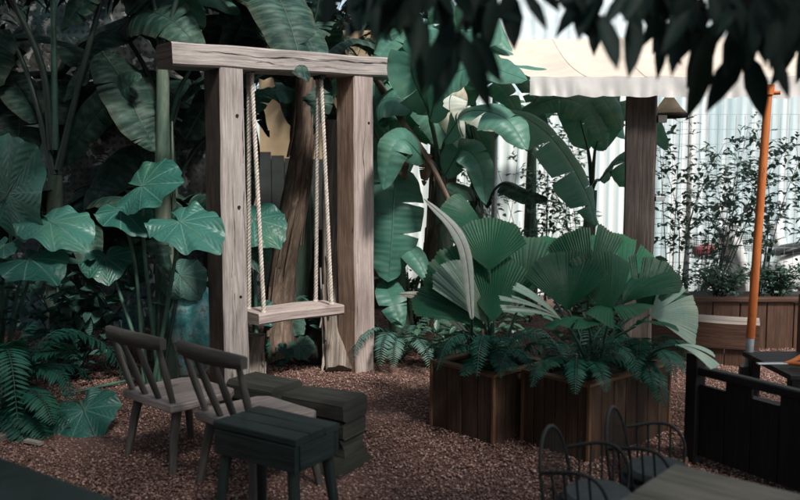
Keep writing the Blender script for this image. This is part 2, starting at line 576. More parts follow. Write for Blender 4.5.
def mat_corr():
    t = NT('whitewashed corrugated sheet')
    uv = t.uv()
    n = t.noise(t.map(uv, (3.2, .25, 1)), 1, 5, .6)
    c = t.ramp(n, [(.36, (.36, .47, .49)), (.46, (.52, .60, .61)), (.55, (.66, .70, .70)), (.75, (.74, .76, .755))])
    sx0 = t.n('ShaderNodeSeparateXYZ'); t.link(uv, sx0.inputs[0])
    c = t.mix(t.math('MULTIPLY', t.math('LESS_THAN', sx0.outputs[0], 2.905), .8), c, (.74, .79, .77))  # left sheets whitened: the stronger light there is put into the colour
    st = t.noise(t.map(uv, (9, .8, 1)), 1, 6, .65)
    sx = t.n('ShaderNodeSeparateXYZ'); t.link(uv, sx.inputs[0])
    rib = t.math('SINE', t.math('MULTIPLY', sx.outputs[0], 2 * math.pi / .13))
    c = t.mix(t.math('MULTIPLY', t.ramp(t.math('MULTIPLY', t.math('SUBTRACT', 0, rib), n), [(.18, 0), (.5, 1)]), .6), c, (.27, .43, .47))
    jn = t.math('FRACT', t.math('MULTIPLY', sx.outputs[0], 1 / .83))
    c = t.mix(t.math('MULTIPLY', t.math('LESS_THAN', jn, .012), .6), c, (.2, .22, .22))
    c = t.mix(t.math('MULTIPLY', t.ramp(st, [(.57, 0), (.72, 1)]), .55), c, (.33, .37, .36))
    return t.bsdf(c, .5, t.bump(st, .15, .005), .4, .0)


def mat_gravel():
    t = NT('red gravel stones')
    a = t.n('ShaderNodeAttribute', attribute_name='tone')
    c = t.ramp(a.outputs['Fac'], [(0, (.10, .056, .044)), (.45, (.24, .135, .106)), (.8, (.36, .222, .18)), (1, (.50, .39, .35))])
    c = t.mix(t.math('MULTIPLY', t.noise(t.co(), 1.4, 4), .4), c, (.11, .066, .06))
    return t.bsdf(c, .85, None, .25)


def mat_ground():
    t = NT('red earth under gravel')
    co = t.co()
    vo = t.n('ShaderNodeTexVoronoi'); vo.inputs['Scale'].default_value = 70
    t.link(co, vo.inputs['Vector'])
    n = t.noise(co, 2.2, 5)
    c = t.mix(n, (.06, .034, .029), (.14, .08, .068))
    c = t.mix(.5, c, t.ramp(vo.outputs['Color'], [(0, (.05, .03, .025)), (1, (.2, .12, .10))]))
    return t.bsdf(c, .9, t.bump(vo.outputs['Distance'], .8, .01), .2)


M['jar'] = mat_jar(); M['blockwall'] = mat_blockwall(); M['corr'] = mat_corr()
M['gravel'] = mat_gravel(); M['ground'] = mat_ground()

# ------------------------------------------------------------------ plant builders
CAMN = V((0, -.65, .76))


def banana_leaf(mb, pts, W, nrm=CAMN, fold=.25, droop=.35, tears=3, seed=0, pet=None, ripple=.03, mid=True, n=30, wpow=.6):
    r = random.Random(seed)
    path = spline(pts, n + 1)
    L = sum((path[i + 1] - path[i]).length for i in range(n))
    nrm = V(nrm)

    def at(t):
        f = max(0, min(1, t)) * n
        k = min(int(f), n - 1)
        return path[k].lerp(path[k + 1], f - k), (path[k + 1] - path[k]).normalized()

    def wid(t):
        return W / 2 * max(0.0, math.sin(math.pi * min(1, max(0, .02 + .98 * t)) ** .8)) ** wpow
    ph = r.random() * 6
    for sd in (-1, 1):
        cuts = sorted([0] + [r.uniform(.12, .95) for _ in range(r.randint(max(0, tears - 1), tears + 1) if tears else 0)] + [1])
        for a, b in zip(cuts, cuts[1:]):
            if b - a < .015: continue
            off = r.uniform(-.35, .2) if tears else 0
            gap = r.uniform(.05, .22) if tears else 0
            m = max(3, int((b - a) * 34))
            rows = []; uvr = []
            for i in range(m + 1):
                row = []; ur = []
                for j in range(8):
                    v = j / 7
                    t = a + (b - a) * i / m
                    tc = (a + b) / 2
                    t2 = t + (tc - t) * gap * v * v * (1 if len(cuts) > 2 else 0)
                    c, T = at(t2)
                    S = T.cross(nrm)
                    if S.length < .05: S = T.cross(V((1, .2, .1)))
                    S.normalize()
                    N = S.cross(T)
                    if N.dot(nrm) < 0: N = -N
                    w = wid(t2)
                    z = fold * v * w - (droop - off) * v * v * w + ripple * W * v * math.sin(t2 * 19 + ph + sd) + .012 * W * v * math.sin(t2 * 57 + ph)
                    row.append(c + S * (sd * v * w) + N * z + T * (off * .15 * v * w))
                    ur.append((t2 * L * .5, v))
                rows.append(row); uvr.append(ur)
            mb.grid(rows, uvr, 0, True)
    if mid:
        ml = [path[i] for i in range(0, n + 1, 2)]
        k = len(ml)
        rr = [max(.0025, .022 * W * 1.2 * (1 - .85 * i / (k - 1))) for i in range(k)]
        mb.tube(ml, rr, 6, 1)
    if pet:
        pp = spline(pet + [pts[0]], 12)
        mb.tube(pp, [.016 * max(.6, W / .4) * (1.5 - .6 * i / 11) for i in range(12)], 8, 1)


def ear_leaf(mb, C, tip, nrm=CAMN, wr=.8, cup=.12, bend=.25, seed=0, stalk=None, sr=.010):
    r = random.Random(seed)
    C = V(C); tip = C.lerp(V(tip), .84)
    T = (tip - C); L = T.length; T.normalize()
    S = T.cross(V(nrm)).normalized(); N = S.cross(T)
    if N.dot(V(nrm)) < 0: N = -N
    keys = [(0, 1.0), (12, .90), (30, .80), (60, .72), (90, .66), (120, .62), (145, .58), (160, .50), (170, .32), (176, .16), (180, .08)]

    def rad(d):
        for (a, x), (b, y) in zip(keys, keys[1:]):
            if d <= b:
                f = (d - a) / (b - a); f = f * f * (3 - 2 * f)
                return x + (y - x) * f
        return .1
    na = 132; nr = 10
    ph = r.random() * 6; ph2 = r.random() * 6
    rows = []; uvr = []
    for j in range(nr + 1):
        q = j / nr
        row = []; ur = []
        for i in range(na + 1):
            a = -180 + 360 * i / na
            rr = rad(abs(a)) * (1 + .014 * math.sin(R(a) * 9 + ph) + .008 * math.sin(R(a) * 17 + ph2))
            x = math.cos(R(a)) * rr * q; y = math.sin(R(a)) * rr * q * wr / .72
            fr = (i / na * 11) % 1
            z = cup * abs(y) - bend * (x - .05) ** 2 * (1 if x > 0 else .6) - .22 * y * y + .013 * q * math.cos(2 * math.pi * fr) * min(1, q * 2) \
                + .05 * q ** 3 * math.sin(R(a) * 6 + ph) + .028 * q ** 3 * math.sin(R(a) * 11 + ph2)
            row.append(C + (T * x + S * y + N * z) * L)
            ur.append((i / na, q))
        rows.append(row); uvr.append(ur)
    mb.grid(rows, uvr, 0, True)
    mb.tube([C + (T * (k * .85) - N * (bend * max(0, k * .85 - .05) ** 2 + .004)) * L for k in (0, .2, .4, .6, .8, 1)], [.0075, .006, .005, .004, .003, .001], 6, 1)
    if stalk:
        pp = spline(list(stalk) + [C - N * .004], 12)
        mb.tube(pp, [sr * (1.7 - .8 * i / 11) for i in range(12)], 8, 1)


def fan_leaf(mb, apex, mid, nrm=CAMN, spread=200, pl=26, cup=.15, wave=.05, droop=.2, seed=0, stalk=None, split=0, amp=.0075, edge=.03):
    r = random.Random(seed)
    A = V(apex); T = V(mid) - A; Rr = T.length; T.normalize()
    S = T.cross(V(nrm)).normalized(); N = S.cross(T)
    if N.dot(V(nrm)) < 0: N = -N
    ph = r.random() * 6
    nr = 9
    n = int(pl * 1.8) * 2
    rows = []; uvr = []
    segs = [(0, n)]
    if split:
        cs = sorted(r.sample(range(6, n - 6, 2), split))
        segs = list(zip([0] + cs, cs + [n]))
    for si, (i0, i1) in enumerate(segs):
        rows = []; uvr = []
        dz = r.uniform(-.2, .2) if split else 0
        sh = 1 - (r.random() * .12 if split else 0)
        for j in range(nr + 1):
            q = j / nr
            row = []; ur = []
            for i in range(i0, i1 + 1):
                f = i / n
                if split: f = f + ((i0 + i1) / 2 / n - f) * .16 * q * q
                a = R((f - .5) * spread)
                e = 1 - edge * (i % 2) * (.4 + 1.2 * abs(noise.noise(V((i * .7, seed * .1, 0))))) - .10 * abs(2 * f - 1) ** 2.5 + .05 * noise.noise(V((f * 7, seed * .37, 3)))
                rr = q * e * sh
                z = (amp if i % 2 else -amp) * q * (1 - .25 * q) + cup * math.sin(a) ** 2 * q - droop * q ** 2.2 * (.35 + .65 * math.cos(a) ** 2) + wave * q * q * math.sin(a * 5 + ph) + dz * q * q
                row.append(A + (T * (math.cos(a) * rr) + S * (math.sin(a) * rr) + N * z) * Rr)
                ur.append((f, q))
            rows.append(row); uvr.append(ur)
        mb.grid(rows, uvr, 0, False)
    if stalk:
        pp = spline(list(stalk) + [A], 10)
        mb.tube(pp, [.011 - .005 * i / 9 for i in range(10)], 7, 1)


def frond(mb, pts, plen, r, pairs=34, mat=0, nrm=Z):
    path = spline(pts, pairs + 1)
    for i in range(1, pairs):
        t = i / pairs
        T = (path[i + 1] - path[i - 1]).normalized()
        S = T.cross(V(nrm))
        if S.length < .05: S = T.cross(V((.2, -1, .2)))
        S.normalize(); N = S.cross(T)
        l = plen * (math.sin(math.pi * (.12 + .86 * t)) ** .7) * r.uniform(.85, 1.1)
        for sd in (-1, 1):
            d = (S * sd + T * .45 + N * r.uniform(-.25, .12)).normalized()
            mb.leaf(path[i], d, N, l, l * .19, r.uniform(.1, .35), mat)
    mb.tube(path[::2], [.0035 * (1.2 - i / (pairs / 2 + 1)) + .0008 for i in range(len(path[::2]))], 5, 1)


def fern(label, base, n, size, seed, mat='fern', targets=(), group=None, spread=(0, 360), lift=.7):
    r = random.Random(seed)
    base = V(base)
    t = thing('fern', label, 'fern', base, 0, group)
    mb = MB()
    for tp in targets:
        tp = V(tp)
        mid = base.lerp(tp, .5) + Z * (.25 * (tp - base).length)
        frond(mb, [base, mid, tp], size * .2, r)
    for i in range(n):
        a = R(spread[0] + (spread[1] - spread[0]) * (i + r.random() * .7) / n)
        l = size * r.uniform(.7, 1.1)
        d = V((math.cos(a), math.sin(a), 0))
        h = l * lift * r.uniform(.6, 1.2)
        frond(mb, [base, base + d * l * .4 + Z * h * .8, base + d * l * .8 + Z * h * .75, base + d * l + Z * h * .25], size * .17, r)
    obj('foliage', mb, [M[mat], M['stalk_dark']], t)
    return t


def banana_plant(label, base, crown, rad, leaves, nfill=0, seed=0, fillmat='banana_dark', stem='stem', group='banana plants in the garden', fill_len=1.5, az=(0, 360)):
    r = random.Random(seed)
    base = V(base); crown = V(crown)
    t = thing('banana_plant', label, 'banana plant', base, 0, group)
    mb = MB()
    k = 16
    bow = V((r.uniform(-.04, .04), r.uniform(-.04, .04), 0))
    pts = [base.lerp(crown, i / k) + bow * math.sin(math.pi * i / k) for i in range(k + 1)]
    mb.tube(pts, [rad * (1.25 - .65 * i / k) for i in range(k + 1)], 14, 0, True, .12, 1, seed)
    for q in range(4):          # loose sheaths round the stem
        a = r.random() * 6.28; z0 = r.uniform(.05, .6)
        pl = []
        for i in range(7):
            f = z0 + i / 6 * .3
            c = base.lerp(crown, f)
            a2 = a + .25 * i / 6
            pl.append(c + V((math.cos(a2), math.sin(a2), 0)) * rad * (1.22 - .65 * f + .12 * (i / 6) ** 2))
        mb.tube(pl, [rad * .28 * (1 - .7 * i / 6) for i in range(7)], 6, 0, True)
    obj('stem', mb, M[stem], t)
    s = seed * 31
    for lf in leaves:
        s += 1
        kw = dict(lf[2]) if len(lf) > 2 else {}
        mat = kw.pop('mat', 'banana')
        pet = kw.pop('pet', 'auto')
        mb = MB()
        p0 = lf[0][0]
        if pet == 'auto':
            pet = [crown, crown.lerp(p0, .5) + Z * .12 * (p0 - crown).length]
        elif pet == 'stem':
            pet = [base.lerp(crown, .8), crown.lerp(p0, .4)]
        banana_leaf(mb, lf[0], lf[1], seed=s, pet=pet, **kw)
        obj('leaf', mb, [M[mat], M['stalk' if mat in ('banana', 'banana_pale') else 'stalk_dark']], t)
    for i in range(nfill):
        s += 1
        a = R(az[0] + (az[1] - az[0]) * (i + r.random() * .8) / nfill)
        d = V((math.cos(a), math.sin(a), 0))
        l = fill_len * r.uniform(.75, 1.2); up = l * r.uniform(.25, .75)
        p0 = crown + d * .12 * l + Z * up * .5
        pts = [p0, crown + d * .45 * l + Z * up, crown + d * .85 * l + Z * (up * .75), crown + d * 1.1 * l + Z * (up * .75 - .38 * l)]
        mb = MB()
        banana_leaf(mb, pts, l * r.uniform(.28, .38), nrm=V((0, 0, 1)) + d * .25, seed=s, pet=[crown - Z * .1], tears=r.randint(1, 6))
        obj('leaf', mb, [M[fillmat], M['stalk_dark']], t)
    return t


def ear_plant(label, base, leaves, seed=0, group='elephant ear plants'):
    base = V(base)
    t = thing('elephant_ear_plant', label, 'plant', base, 0, group)
    r = random.Random(seed)
    for i, lf in enumerate(leaves):
        C, tip = lf[0], lf[1]
        kw = dict(lf[2]) if len(lf) > 2 else {}
        mat = kw.pop('mat', 'ear')
        mb = MB()
        b = base + V((r.uniform(-.06, .06), r.uniform(-.06, .06), 0))
        m = b.lerp(V(C), .6) + Z * .08 + V((r.uniform(-.05, .05), .05, 0))
        st = kw.pop('stalk', [b, m])
        ear_leaf(mb, C, tip, seed=seed * 50 + i, stalk=st, **kw)
        obj('leaf', mb, [M[mat], M['stalk' if mat == 'ear' else 'stalk_dark']], t)
    return t


def bush(name, label, cat, base, rx, ry, h, n, L, W, mat, seed, group=None, stems=5, stemmat='bark'):
    r = random.Random(seed)
    base = V(base)
    t = thing(name, label, cat, base, 0, group)
    mb = MB(); st = MB()
    tips = []
    for i in range(stems):
        a = r.random() * 6.28
        q = math.sqrt(r.random())
        tip = base + V((math.cos(a) * rx * q, math.sin(a) * ry * q, h * r.uniform(.6, 1)))
        pl = spline([base + V((r.uniform(-.03, .03), r.uniform(-.03, .03), 0)), base.lerp(tip, .5) + V((r.uniform(-.1, .1) * rx, 0, .05)), tip], 8)
        st.tube(pl, [.006 - .004 * k / 7 for k in range(8)], 5)
        tips.append(pl)
    for i in range(n):
        pl = tips[i % stems]
        p = pl[r.randint(2, 7)] + V((r.gauss(0, rx * .22), r.gauss(0, ry * .22), r.gauss(0, h * .09)))
        p.z = max(p.z, base.z + .02)
        d = V((r.gauss(0, 1), r.gauss(0, 1), r.uniform(-.3, .7)))
        mb.leaf(p, d, V((r.gauss(0, .4), r.gauss(0, .4) - .2, 1)), L * r.uniform(.6, 1.2), W * r.uniform(.7, 1.2), .2)
    obj('stem', st, M[stemmat], t)
    obj('foliage', mb, M[mat], t)
    return t


# ================================================================== SETTING
mb = MB()
mb.add([(-60, -40, 0), (60, -40, 0), (60, 90, 0), (-60, 90, 0)], [[0, 1, 2, 3]], [[(0, 0), (1, 0), (1, 1), (0, 1)]], 0, False)
o = obj('ground', mb, M['ground']); o['kind'] = 'structure'

# gravel stones
g = np.random.default_rng(5)
NS = 190000
yy = 2.6 + (9.0 - 2.6) * g.random(NS) ** 1.25
xx = (g.random(NS) * 2 - 1) * (.62 * yy + .2)
size = .0036 + .0056 * g.random(NS) ** 2
base8 = np.array([(1, 0, 0), (-1, 0, 0), (0, 1, 0), (0, -1, 0), (0, 0, 1), (0, 0, -1)], float)
fo = np.array([(0, 2, 4), (2, 1, 4), (1, 3, 4), (3, 0, 4), (2, 0, 5), (1, 2, 5), (3, 1, 5), (0, 3, 5)])
sh = base8[None] * (1 + .45 * (g.random((NS, 6, 3)) - .5))
sh = sh + .35 * (g.random((NS, 6, 3)) - .5)
ang = g.random(NS) * 6.283
ca, sa = np.cos(ang), np.sin(ang)
X = (sh[:, :, 0] * ca[:, None] - sh[:, :, 1] * sa[:, None]) * size[:, None] * 1.25
Y_ = (sh[:, :, 0] * sa[:, None] + sh[:, :, 1] * ca[:, None]) * size[:, None]
Zc = sh[:, :, 2] * size[:, None] * .8
vz = (size * (.15 + .5 * g.random(NS)))[:, None] + Zc + (.006 + .010 * np.sin(xx * 3.1 + yy * 2.3) * np.sin(yy * 2.7 - xx))[:, None]
vv = np.stack([X + xx[:, None], Y_ + yy[:, None], vz], -1).reshape(-1, 3)
ff = (fo[None] + (np.arange(NS) * 6)[:, None, None]).reshape(-1, 3)
me = bpy.data.meshes.new('gravel')
me.vertices.add(len(vv)); me.vertices.foreach_set('co', vv.astype(np.float32).ravel())
me.loops.add(len(ff) * 3); me.loops.foreach_set('vertex_index', ff.astype(np.int32).ravel())
me.polygons.add(len(ff)); me.polygons.foreach_set('loop_start', np.arange(0, len(ff) * 3, 3, dtype=np.int32))
at_ = me.attributes.new('tone', 'FLOAT', 'POINT')
at_.data.foreach_set('value', np.repeat(g.random(NS) ** 1.2, 6).astype(np.float32))
me.update(calc_edges=True); me.validate()
me.materials.append(M['gravel'])
o = bpy.data.objects.new('gravel', me); COL.objects.link(o)
tag(o, 'reddish brown gravel spread over the garden floor', 'gravel', kind='stuff')

# ---- walls at the back
mb = MB(); mb.beam((-7.5, 8.0, 1.9), (-1.62, 8.0, 1.9), .18, 3.8, Z, .01)
tag(obj('block_wall', mb, M['blockwall']), 'peeling patterned block wall behind the plants at the left', 'wall')
mb = MB(); mb.beam((-1.62, 9.4, 1.6), (.05, 9.4, 1.6), .18, 3.2, Z, .01)
t = thing('plaster_wall', 'tan plaster wall with dark boarding, seen through the swing frame', 'wall', (-.8, 9.4, 0))
obj('wall', mb, M['tan'], t)
mb = MB()
for i in range(11):
    x = -1.56 + i * .152
    mb.beam((x, 9.27, 0), (x, 9.27, 1.78 + rnd.uniform(-.05, .05)), .145, .03, V((0, 1, 0)), .004)
obj('boarding', mb, M['dark_board'], t)

mb = MB()
t = thing('corrugated_wall', 'tall white and pale blue corrugated sheet wall closing the back of the garden', 'wall', (3, 10.4, 0))
rows = []; uvr = []
for zz in (0, 1.1, 2.2, 2.62):
    row = []; ur = []
    for i in range(0, 721):
        x = -.0 + i * .0125
        row.append(V((x, 10.4 + .007 * math.sin(x * 2 * math.pi / .13) + (.012 if zz in (1.1,) else 0), zz)))
        ur.append((x, zz))
    rows.append(row); uvr.append(ur)
mb.grid(rows, uvr, 0, True)
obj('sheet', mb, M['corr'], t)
mb = MB()
for zz in (.5, 1.5, 2.45):
    mb.beam((0, 10.48, zz), (9, 10.48, zz), .06, .08)
obj('rail', mb, M['wood_post'], t)

# ================================================================== SWING
LC = V((-1.20, 5.40, 0)); RC = V((-.345, 6.12, 0))
U = (RC - LC).normalized(); NF = V((U.y, -U.x, 0))      # NF faces the camera's right
pw, pd = .185, .235
HB = 2.285
t = thing('swing_gantry', 'tall weathered timber gantry of two square posts and a thick beam carrying the swing', 'gantry', (LC + RC) / 2)
for i, c in enumerate((LC + U * pw / 2, RC + U * pw / 2)):
    mb = MB()
    cc = c - NF * pd / 2
    mb.beam(cc, cc + Z * (HB if i else HB - .035), pw, pd, -NF, .010, 14, .010)
    for k in range(3):      # bolt heads
        q = c + Z * (HB - .35 - k * .62) + U * rnd.uniform(.02, .05)
        mb.tube([q - NF * .004, q + NF * .004], .011, 8, 1)
    paint(mb, -U, 2)  # left post: shade painted on this face; right post: its own brown wood
    for k in range(3):
        f0 = rnd.uniform(.1, .9); z0 = rnd.uniform(.1, 1.2)
        q = c + U * (pw * (f0 - .5)) + NF * .001
        crack(mb, q + Z * z0, q + Z * (z0 + rnd.uniform(.5, 1.1)), NF, U, .0022, .012, 3, k + 7 * i)
    p = obj('post', mb, [M['wood_pale'] if i else M['wood_grey'], M['iron'], M['wood_brown'] if i else M['wood_shaded'], M['wood_crack']], t)
mb = MB()
c0 = LC - U * .33 - NF * pd / 2 + Z * (HB + .022)
c1 = RC + U * (.185 + .28) - NF * pd / 2 + Z * (HB + .092)
mb.beam(c0, c1, pd * 1.04, .15, Z, .012, 22, .007)
paint(mb, -U, 1)  # beam's near end darkened with painted shade
q0 = c0 + NF * (pd * .52 + .004) + Z * .018; q1 = c1 + NF * (pd * .52 + .004) + Z * .022
crack(mb, q0.lerp(q1, .06), q0.lerp(q1, .97), NF, Z, .0042, .03, 2, 3)
crack(mb, q0.lerp(q1, .3) - Z * .05, q0.lerp(q1, .75) - Z * .05, NF, Z, .0018, .02, 2, 13)
obj('beam', mb, [M['wood_grey'], M['wood_shaded'], M['wood_crack']], t)

# the swing
bc = (LC + RC + U * pw) / 2 - NF * pd / 2
t = thing('swing', 'thick bleached timber swing seat hanging on twisted ropes from the beam', 'swing', (bc.x, bc.y, .5))
a = bc - U * .40; b = bc + U * .335
mb = MB()
zt = .565
mb.beam(a + Z * (zt - .04), b + Z * (zt - .04), .30, .08, Z, .012, 30, .011)
obj('seat', mb, M['wood_pale'], t)


def rope(p0, p1, rad, root, strands=3, pitch=.075):
    mb = MB()
    d = (p1 - p0); L = d.length; d.normalize()
    x = d.cross(V((0, 1, 0))).normalized(); y = d.cross(x)
    n = int(L / .011)
    for k in range(strands):
        pts = []
        for i in range(n + 1):
            s_ = L * i / n
            an = 2 * math.pi * (s_ / pitch + k / strands)
            pts.append(p0 + d * s_ + x * math.cos(an) * rad * .52 + y * math.sin(an) * rad * .52)
        mb.tube(pts, rad * .56, 6)
    # end knot under the seat
    for q, rr in ((p1 - d * .0, rad * 1.3),):
        mb.tube([q - d * .012, q - d * .005, q + d * .005, q + d * .012], [rad * 1.0, rr, rr, rad], 9)
    obj('rope', mb, M['rope'], root)


for f, sgn in ((-.335, 1), (-.335, -1), (.25, 1), (.25, -1)):
    top = bc + U * (f - .02) + NF * (.018 * sgn) + Z * (HB + .0 + f * .05)
    bot = bc + U * f + NF * (.105 * sgn) + Z * (zt - .0)
    rope(top, bot, .0165, t)
for f in (-.355, .23):
    mb = MB()
    q = bc + U * f + Z * (HB - .018)
    mb.tube([q + NF * .05, q - NF * .05], .024, 10)
    obj('rope_eye', mb, M['iron'], t)

# ================================================================== CHAIRS
SEAT = .37


def make_chair(label, group):
    t = thing('spindle_chair', label, 'chair', (0, 0, 0), 0, group)
    mb = MB()      # local: back edge y=0, front y=.42
    poly = []
    for x, y in ((-.235, -.01), (.235, -.01), (.25, .10), (.235, .36), (.19, .41), (-.19, .41), (-.235, .36), (-.25, .10)):
        poly.append((x, y))
    mb.slab(poly, SEAT - .042, SEAT, .007, 0, V((0, 1, 0)))
    local('seat', mb, M['wood_seat'], t)
    top = []
    for i in range(4):
        x = -.195 + .13 * i
        b_ = V((x, .03, SEAT - .01)); e = V((x * 1.16, -.062 - .035 * (1 - (x / .2) ** 2), .668))
        mb = MB()
        mb.tube([b_, b_.lerp(e, .5), e], [.0155, .0185, .0135], 10)
        local('spindle', mb, M['wood_chair'], t)
    rows = []; uvr = []
    for i in range(15):
        f = -1 + 2 * i / 14
        x = f * .268
        y = -.064 - .038 * (1 - f * f)
        hh = .036 - .008 * abs(f) ** 3
        zc = .70 - .004 * f * f
        th = .017
        row = [(x, y - th, zc - hh), (x, y + th, zc - hh), (x, y + th + .002, zc + hh - .008), (x, y + th - .006, zc + hh), (x, y - th + .006, zc + hh), (x, y - th - .002, zc + hh - .008)]
        rows.append([V(p) for p in row]); uvr.append([(x, .04 * k) for k in range(7)])
    mb = MB()
    mb.grid(rows, uvr, 0, True, True)
    mb.add(rows[0], [[5, 4, 3, 2, 1, 0]], [[(0, 0)] * 6], 0, False)
    mb.add(rows[-1], [[0, 1, 2, 3, 4, 5]], [[(0, 0)] * 6], 0, False)
    local('top_rail', mb, M['wood_chair'], t)
    for sx in (-1, 1):
        for y0, y1 in ((.06, .0), (.34, .40)):
            mb = MB()
            mb.tube([(sx * .185, y0, SEAT - .035), (sx * .195, (y0 + y1) / 2, SEAT * .55), (sx * .222, y1, 0.004)], [.026, .023, .018], 10)
            local('leg', mb, M['wood_chair'], t)
    return t


ca_ = make_chair('low dark spindle back chair beside the big leaf, farther from the camera', 'low spindle back chairs')
ca_.location = (-1.32, 4.10, 0); ca_.rotation_euler = (0, 0, R(-42))
dup(ca_, (-.835, 3.70, 0), R(-44), 'low dark spindle back chair half behind the dark green stool', 'low spindle back chairs')

# ---- green stool in front
c = V((-.515, 3.25, 0)); e1 = V((.83, -.55, 0)).normalized(); e2 = V((.55, .83, 0)).normalized()
t = thing('stool', 'dark green painted square stool with a thick seat standing before the chairs', 'stool', c)
hs1, hs2 = .225, .14
mb = MB()
for k in range(3):
    f = -1 + (2 * k + 1) / 3
    cc = c + e2 * hs2 * f
    mb.beam(cc - e1 * hs1 + Z * .485, cc + e1 * hs1 + Z * .485, hs2 * 2 / 3 - .003, .03, Z, .005, 6, .004)
obj('seat', mb, M['wood_stool'], t)
mb = MB()
for s1, s2, ax, l, off in ((1, 0, e1, hs1, e2 * (hs2 - .014)), (1, 0, e1, hs1, -e2 * (hs2 - .014)), (0, 1, e2, hs2 - .03, e1 * (hs1 - .014)), (0, 1, e2, hs2 - .03, -e1 * (hs1 - .014))):
    mb.beam(c + off - ax * l * .98 + Z * .415, c + off + ax * l * .98 + Z * .415, .024, .105, Z, .004)
obj('apron', mb, M['wood_stool'], t)
for a in (-1, 1):
    for b in (-1, 1):
        mb = MB()
        p = c + e1 * a * (hs1 - .05) + e2 * b * (hs2 - .045)
        mb.tube([p + Z * .46, p + (e1 * a + e2 * b) * .02 + Z * .25, p + (e1 * a + e2 * b) * .045], [.026, .024, .019], 10)
        obj('leg', mb, M['wood_stool'], t)


# ---- heavy timber block seats
def block_seat(label, c, ax, L, W, top, seed):
    ax = V(ax).normalized(); bx = V((-ax.y, ax.x, 0))
    t = thing('timber_block_seat', label, 'timber seat', c, 0, 'heavy timber block seats')
    mb = MB()
    mb.beam(c - ax * L / 2 + Z * (top - .055), c + ax * L / 2 + Z * (top - .055), W, .11, Z, .018, 9, .014)
    obj('top_block', mb, M['wood_block'], t)
    mb = MB()
    mb.beam(c - ax * (L / 2 - .01) + Z * (top - .155), c + ax * (L / 2 - .01) + Z * (top - .155), W * .93, .088, Z, .014, 9, .012)
    obj('lower_block', mb, M['wood_block'], t)
    h = top - .2
    for sgn in (-1, 1):       # flared feet: narrow waist, wide sole
        mb = MB()
        cc = c + ax * sgn * (L / 2 - .075)
        rows = []; uvr = []
        for z_, hw in ((h + .001, .52), (h * .72, .40), (h * .45, .42), (h * .2, .60), (h * .08, .74), (.0, .76)):
            w_ = W * hw; d_ = .05 + .03 * (1 - z_ / h)
            ring = [cc - bx * w_ - ax * d_, cc + bx * w_ - ax * d_, cc + bx * w_ + ax * d_, cc - bx * w_ + ax * d_]
            rows.append([p + Z * z_ for p in ring])
            uvr.append([(q * .2, z_) for q in range(5)])
        mb.grid(rows, uvr, 0, False, True)
        obj('foot', mb, M['wood_block'], t)
    return t


AX = V((-.86, .51, 0)).normalized()
block_seat('heavy dark timber block seat on flared feet, farther from the swing post', G(326, 397, .375) * V((1, 1, 0)) if False else V((-.40, 4.16, 0)), AX, .40, .22, .375, 1)
block_seat('heavy dark timber block seat close against the left swing post', V((-.775, 4.50, 0)), V((-.80, .60, 0)), .36, .24, .36, 2)

# ================================================================== PLANTERS
pr = V((.75, .66, 0)).normalized(); pl_ = V((-.66, .75, 0)).normalized()


def planter(label, C, lr, ll, h, nb):
    t = thing('wooden_planter', label, 'planter', C, 0, 'square wooden planters')
    th = .022

    def side(p0, p1, inward, n):
        mb = MB()
        d = (p1 - p0) / n
        for i in range(n):
            q = p0 + d * (i + .5)
            hh = h - .018 + rnd.uniform(-.003, .001)
            mb.beam(q + inward * th / 2, q + inward * th / 2 + Z * hh, d.length - .005, th, inward, .003, 4, .002)
        obj('side_panel', mb, M['wood_planter'], t)
    A = C; B = C + pr * lr; D = C + pl_ * ll; E = B + pl_ * ll
    side(A + pr * .002, B, pl_, nb); side(A, D, pr, nb - 1); side(D, E, -pl_, nb); side(B, E, -pr, nb - 1)
    mb = MB()
    zz = h - .009
    ov = .008
    for p0, p1, inn in ((A, B, pl_), (D, E, -pl_)):
        d = (p1 - p0).normalized()
        mb.beam(p0 - d * ov + inn * .022 + Z * zz, p1 + d * ov + inn * .022 + Z * zz, .06, .018, Z, .003)
    for p0, p1, inn in ((A, D, pr), (B, E, -pr)):
        d = (p1 - p0).normalized()
        mb.beam(p0 + d * .054 + inn * .022 + Z * zz, p1 - d * .054 + inn * .022 + Z * zz, .06, .0175, Z, .003)
    obj('rim', mb, M['wood_rim'], t)
    for q in (A, B, D):
        mb = MB()
        out = (q - (A + E) / 2).normalized()
        mb.beam(q + out * .001, q + out * .001 + Z * (h - .019), .020, .020, pr, .003)
        obj('corner_strip', mb, M['wood_rim'], t)
    mb = MB()
    mb.slab([A + pr * .03 + pl_ * .03, B - pr * .03 + pl_ * .03, E - pr * .03 - pl_ * .03, D + pr * .03 - pl_ * .03], h - .14, h - .05, .004)
    obj('soil', mb, M['soil'], t)
    return (A + E) / 2


C1 = G(493, 447); C1.z = 0
C2 = G(588, 463); C2.z = 0
m1 = planter('smaller brown board planter on the gravel, left of the pair', C1, .52, .50, .415, 5)
m2 = planter('larger brown board planter with an orange brown rim, right of the pair', C2, .80, .45, .425, 7)

# fan palm in planter one
FN = V((.1, -.9, .35))
b1 = V((m1.x, m1.y, .36))
t = thing('fan_palm', 'fan palm with tall pleated green leaves in the smaller planter', 'palm', b1, 0, 'fan palms in planters')


def fan(root, apex, mid, mat='fan', base=None, **kw):
    mb = MB()
    A = V(apex)
    bb = base if base is not None else V(root.location) + V((rnd.uniform(-.05, .05), rnd.uniform(-.05, .05), 0))
    st = [bb, bb.lerp(A, .55) + Z * .04]
    fan_leaf(mb, apex, mid, stalk=st, seed=rnd.randint(0, 9999), **kw)
    obj('leaf', mb, [M[mat], M['stalk']], root)


